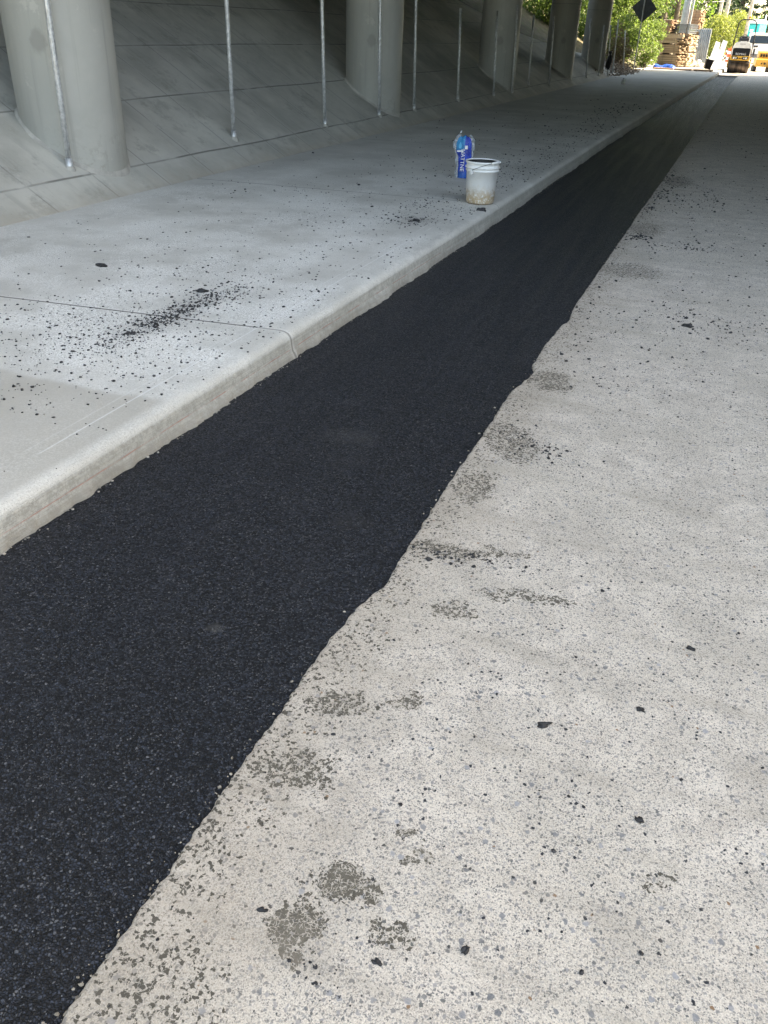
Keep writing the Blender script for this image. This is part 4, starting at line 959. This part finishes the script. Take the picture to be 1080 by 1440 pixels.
barrel(-1.62, 72, 1.0, 'orange and white traffic barrel just left of the roller')
barrel(-2.0, 81, 1.0, 'farther traffic barrel standing behind the first one, left of the roller')

# ---- tandem roller
YEL = simple('machine_yellow', (.66, .39, .07), .42, var=.1, dirt=(.35, .22, .06)); BLK = simple('machine_black', (.015, .015, .017), .4); WHT = simple('machine_white', (.86, .87, .88), .35, var=.06); CHR = simple('lamp_glass', (.85, .85, .8), .12)
g = G('roller_drum_steel'); g.bsdf(g.mix(g.st(g.noise(1, 4, .7, g.mapv((0, 0, 0), (0, 0, 0), (.08, 1, 1))), .4, .65), (.045, .035, .03), (.13, .10, .085)), .45, .6, g.bump(g.noise(30, 3), .2, .003)); DRM = g.m
DRK = simple('dark_rubber', (.02, .02, .022), .8)
t = thing('road_roller', 'small yellow, white and black tandem road roller with a black hoop, facing the camera', 'roller', (-.70, 53.75, 0), R(0))
for yy_ in (0, 1.75):
    m = MB(); m.lathe([(0, -.535), (.30, -.535), (.335, -.52), (.35, -.50), (.35, .50), (.335, .52), (.30, .535), (0, .535)], (0, yy_, .35), 40, 'X'); m.build('drum', DRM, t)
    for s_ in (-1, 1):
        m = MB(); m.box((s_ * .565, yy_, .52), (.04, .16, .42), None, .01); m.lathe([(0, s_ * .535), (.12, s_ * .535), (.12, s_ * .60), (0, s_ * .60)], (0, yy_, .35), 16, 'X'); m.build('yoke', YEL, t)
m = MB(); m.prism([(-.40, .62), (-.36, .80), (.5, .82), (.9, .74), (1.5, .82), (2.1, .82), (2.15, .62), (1.2, .60), (.9, .42), (.6, .60)], -.47, .47, 'X'); fr = m.build('frame', YEL, t)
m = MB(); m.box((0, -.41, .71), (.98, .05, .21), None, .02); m.build('front_bumper', YEL, t)
m = MB(); m.box((0, -.39, .545), (1.04, .03, .05), None, .01); m.build('scraper', BLK, t)
for s_ in (-1, 1):
    m = MB(); m.prism([(s_ * .07 , .68), (s_ * .14, .775), (s_ * .42, .775), (s_ * .38, .655), (s_ * .16, .64)], -.447, -.437, 'Y'); lb = m.build('lamp_bezel', BLK, t)
    for xo, rr_ in ((.31, .05), (.20, .035)):
        m = MB(); m.lathe([(0, -.462), (rr_ * .7, -.460), (rr_, -.448), (rr_, -.435)], (s_ * xo, 0, .715), 16, 'Y'); m.build('headlight', CHR, lb)
m = MB(); m.box((0, -.441, .69), (.10, .008, .04), None, .003); m.build('badge', BLK, t)
m = MB(); m.prism([(-.37, .80), (-.30, 1.15), (-.2, 1.18), (-.1, .8)], -.43, .43, 'X'); gp = m.build('grille_panel', BLK, t)
text_mesh('BOMAG', .13, .002, 'lettering', WHT, gp, (0, -.355, .90), (R(79), 0, 0), 1.15)
m = MB(); n_ = 9
m.prism([(-.43, .805), (-.47, .805), (-.49, 1.1), (-.46, 1.25), (-.40, 1.38), (-.30, 1.45), (-.12, 1.49), (.12, 1.49), (.30, 1.45), (.40, 1.38), (.46, 1.25), (.49, 1.1), (.47, .805), (.43, .805), (.42, 1.10), (.40, 1.175), (-.40, 1.175), (-.42, 1.10)], -.28, .55, 'Y'); hood = m.build('hood', WHT, t)
text_mesh('BOMAG', .07, .002, 'lettering', simple('grey_ink', (.25, .25, .3), .5), hood, (.0, -.283, 1.36), (R(90), 0, 0), 1.1)
m = MB(); m.prism([(.55, .8), (.56, 1.2), (.8, 1.25), (1.5, 1.0), (1.9, 1.0), (1.95, .82)], -.44, .44, 'X'); m.build('rear_body', YEL, t)
m = MB(); m.box((0, 1.02, 1.28), (.5, .45, .12), None, .04); m.box((0, 1.25, 1.52), (.5, .1, .42), None, .04); m.build('seat', BLK, t)
m = MB(); m.box((0, .5, 1.55), (.52, .16, .16), (R(-20), 0, 0), .03); m.build('dashboard', BLK, t)
m = MB(); m.tube([(.0 + .17 * math.cos(a), .72 + .10 * math.sin(a), 1.66 + .13 * math.sin(a)) for a in [2 * math.pi * k / 20 for k in range(20)]], .014, 8, closed=True); m.tube([(0, .55, 1.52), (0, .72, 1.66)], .018, 8); m.build('steering_wheel', BLK, t)
hp = [(-.50, .9, .85), (-.50, .9, 1.5), (-.455, .9, 2.2)]
hp += [(-.455 + .24 - .24 * math.cos(a), .9, 2.25 + .24 * math.sin(a)) for a in (R(10), R(35), R(60), R(85))]
hp = hp + [(-x, y, z) for x, y, z in hp[::-1]]
m = MB(); m.tube(hp, .03, 10); m.build('roll_hoop', BLK, t)
for s_ in (-1, 1):
    m = MB(); m.box((s_ * .50, .9, 1.42), (.09, .09, .22), None, .02); m.build('hoop_bracket', BLK, t)
m = MB(); m.tube([(.05, .9, 2.49), (.05, .9, 2.56)], .02, 8); m.lathe([(.045, 2.56), (.05, 2.60), (.04, 2.66), (0, 2.68)], (.05, .9, 0), 12); m.build('beacon', simple('beacon_amber', (.7, .25, .02), .2), t)
m = MB(); m.tube([(.46, .2, 1.25), (.62, .15, 1.22), (.62, .15, 1.05)], .012, 6); m.box((.62, .13, 1.0), (.10, .03, .30), None, .02); m.build('side_mirror', BLK, t)
m = MB(); m.box((.54, .75, .62), (.14, .4, .05), None, .01); m.build('step', BLK, t)

# ---- yellow compact paving machine
t = thing('compact_paver', 'small yellow machine with a dark slotted cover and black gear, right of the roller', 'paving machine', (.50, 58.2, 0), R(6))
m = MB(); m.prism([(-.6, .25), (-.65, .62), (-.5, .66), (.7, .66), (.7, .25)], -.42, .40, 'X'); m.build('body', YEL, t)
m = MB(); m.prism([(-.42, .66), (-.34, .98), (-.2, 1.05), (.55, 1.05), (.6, .66)], -.30, .40, 'X'); cov = m.build('engine_cover', YEL, t)
m = MB()
for k in range(4): m.box((-.2 + k * .14 + .02, -.392, .82), (.10, .03, .14), (R(-14), 0, 0), .005)
m.build('vent_slots', BLK, cov)
m = MB(); m.lathe([(0, -.70), (.055, -.69), (.06, -.64)], (.06, 0, .42), 16, 'Y'); m.lathe([(0, -.70), (.035, -.69), (.04, -.64)], (-.10, 0, .42), 16, 'Y'); m.build('work_lamps', BLK, t)
for s_ in (-1, 1):
    m = MB(); m.prism([(-.5, 0), (-.62, .12), (-.58, .28), (.6, .3), (.7, .14), (.6, 0)], s_ * .40 - .09, s_ * .40 + .09, 'X'); m.build('track', DRK, t)
m = MB(); m.lathe([(0, -.30), (.20, -.30), (.22, -.26), (.22, .38), (.20, .42), (0, .42)], (.62, -.75, .23), 26, 'X'); m.build('black_drum', simple('gear_black', (.02, .02, .022), .5, bump=.5, bsc=20), t)
m = MB()
for k in range(6): m.tube([(.28 + k * .07, -.55, .22), (.36 + k * .06, -.70, .55 + .03 * (k % 3)), (.55 + k * .05, -.62, .62), (.7 + k * .03, -.5, .3)], .017, 6)
m.build('hoses', BLK, t)
m = MB(); m.box((.2, -.85, .02), (1.1, .35, .03), None, .008); m.build('skid_plate', DRK, t)
m = MB(); m.tube([(.5, .2, .66), (.52, .2, 1.0), (.62, -.1, 1.03)], .02, 8); m.build('handlebar', simple('bar_grey', (.3, .3, .3), .4, .6), t)

# ---- white vehicle, tail toward the camera
t = thing('white_van', 'white van seen from behind with a wide dark rear window, at the right edge', 'van', (.22, 75.5, 0), R(-1))
PW = simple('car_white', (.80, .81, .82), .3, var=.03)
sec = [(0, .42), (.0, .95), (.04, 1.30), (.20, 1.92), (.35, 2.02), (3.2, 2.06), (3.7, 1.45), (4.6, 1.15), (4.75, .8), (4.75, .42)]
m = MB(); m.prism(sec, -.93, .93, 'X')
bd = m.build('body', PW, t); md = bd.modifiers.new('b', 'BEVEL'); md.width = .07; md.segments = 3; md.limit_method = 'ANGLE'; md.angle_limit = R(25)
GL = simple('dark_glass', (.02, .03, .035), .08)
m = MB(); m.add([(-.80, .045, 1.36), (.80, .045, 1.36), (.74, .175, 1.84), (-.74, .175, 1.84)], [(0, 1, 2, 3)]); o = m.build('rear_window', GL, t, (0, -.03, 0)); sm = o.modifiers.new('s', 'SOLIDIFY'); sm.thickness = .02
m = MB(); m.box((0, .12, 1.975), (1.2, .16, .03), None, .01); m.box((0, .03, 1.955), (.34, .04, .035), None, .008); m.build('roof_spoiler', simple('grey_trim', (.12, .12, .13), .4), t)
m = MB(); m.box((-.28, -.005, 1.17), (.30, .02, .11), None, .01); m.build('plate_recess', BLK, t)
m = MB(); m.box((-.28, -.008, 1.0), (.26, .012, .03), None, .004); m.build('tail_badge', simple('grey_ink', (.25, .25, .3), .5), t)
m = MB(); m.box((0, -.04, .56), (1.84, .16, .24), None, .05); m.build('bumper', simple('grey_trim', (.12, .12, .13), .4), t)
for s_ in (-1, 1):
    m = MB(); m.box((s_ * .86, .005, 1.02), (.12, .04, .38), None, .015); m.build('tail_light', simple('tail_red', (.45, .01, .01), .2), t)
    m = MB(); m.box((s_ * 1.02, 3.2, 1.42), (.16, .1, .24), None, .03); m.build('side_mirror', BLK, t)
    for yw in (.95, 3.85):
        m = MB(); m.lathe([(.0, -.1), (.2, -.11), (.33, -.11), (.35, -.08), (.35, .08), (.33, .11), (.2, .11), (0, .1)], (s_ * .84, yw, .35), 26, 'X'); wh = m.build('wheel', DRK, t)
        m = MB(); m.lathe([(0, s_ * .115), (.12, s_ * .12), (.2, s_ * .105), (.21, s_ * .09)], (s_ * .84, yw, .35), 20, 'X'); m.build('rim', simple('rim_grey', (.45, .45, .47), .3, .8), wh)

# ---- teal portable toilet on a low trailer
t = thing('utility_trailer', 'low flat trailer carrying the teal portable toilet beyond the white van', 'trailer', (-.35, 82.5, 0), R(-28))
m = MB(); m.box((0, 0, .66), (1.7, 2.2, .12), None, .02); m.build('deck', simple('grey_trim', (.12, .12, .13)), t)
for s_ in (-1, 1):
    m = MB(); m.lathe([(0, -.09), (.28, -.09), (.3, -.06), (.3, .06), (.28, .09), (0, .09)], (s_ * .95, .1, .3), 22, 'X'); m.build('wheel', DRK, t)
m = MB(); m.tube([(0, -1.1, .62), (0, -2.0, .5)], .04, 8); m.tube([(0, -1.9, .5), (0, -1.9, .0)], .03, 8); m.build('drawbar', simple('grey_trim', (.12, .12, .13)), t)
t = thing('portable_toilet', 'bright teal portable toilet with a white domed roof behind the white van', 'portable toilet', (-.35, 82.5, .722), R(-28))
TE = simple('teal_plastic', (.0, .50, .50), .4, var=.08)
m = MB(); m.box((0, 0, 1.02), (1.10, 1.15, 1.96), None, .03); m.build('cabin', TE, t)
m = MB(); m.box((0, 0, .05), (1.2, 1.22, .1), None, .02); m.build('base', simple('grey_trim', (.12, .12, .13)), t)
m = MB()
m.prism([(-.62, 2.0), (.62, 2.0), (.60, 2.10), (.40, 2.24), (.15, 2.30), (-.15, 2.30), (-.40, 2.24), (-.60, 2.10)], -.63, .63, 'Y'); m.build('roof', simple('roof_white', (.82, .84, .84), .4), t)
m = MB(); m.box((0, -.585, 1.0), (.72, .03, 1.78), None, .012); d_ = m.build('door', TE, t)
m = MB(); m.box((.26, -.61, 1.02), (.06, .03, .16), None, .008); m.build('latch', BLK, d_)
m = MB(); m.box((-.02, -.606, 1.50), (.30, .012, .2), None, .004); m.build('door_sign', Mw, d_)
m = MB()
for k in range(5): m.box((-.0, -.59, 1.93 - .0 + k * 0), (.8, .02, .05)); break
for k in range(4): m.box((-.565, .0, 1.72 + k * .05), (.02, .8, .02))
m.build('vent', simple('vent_teal', (.0, .25, .26), .5), t)
m = MB(); m.tube([(.40, .40, 2.1), (.40, .40, 2.62)], .05, 12); m.build('vent_pipe', simple('roof_white', (.82, .84, .84)), t)
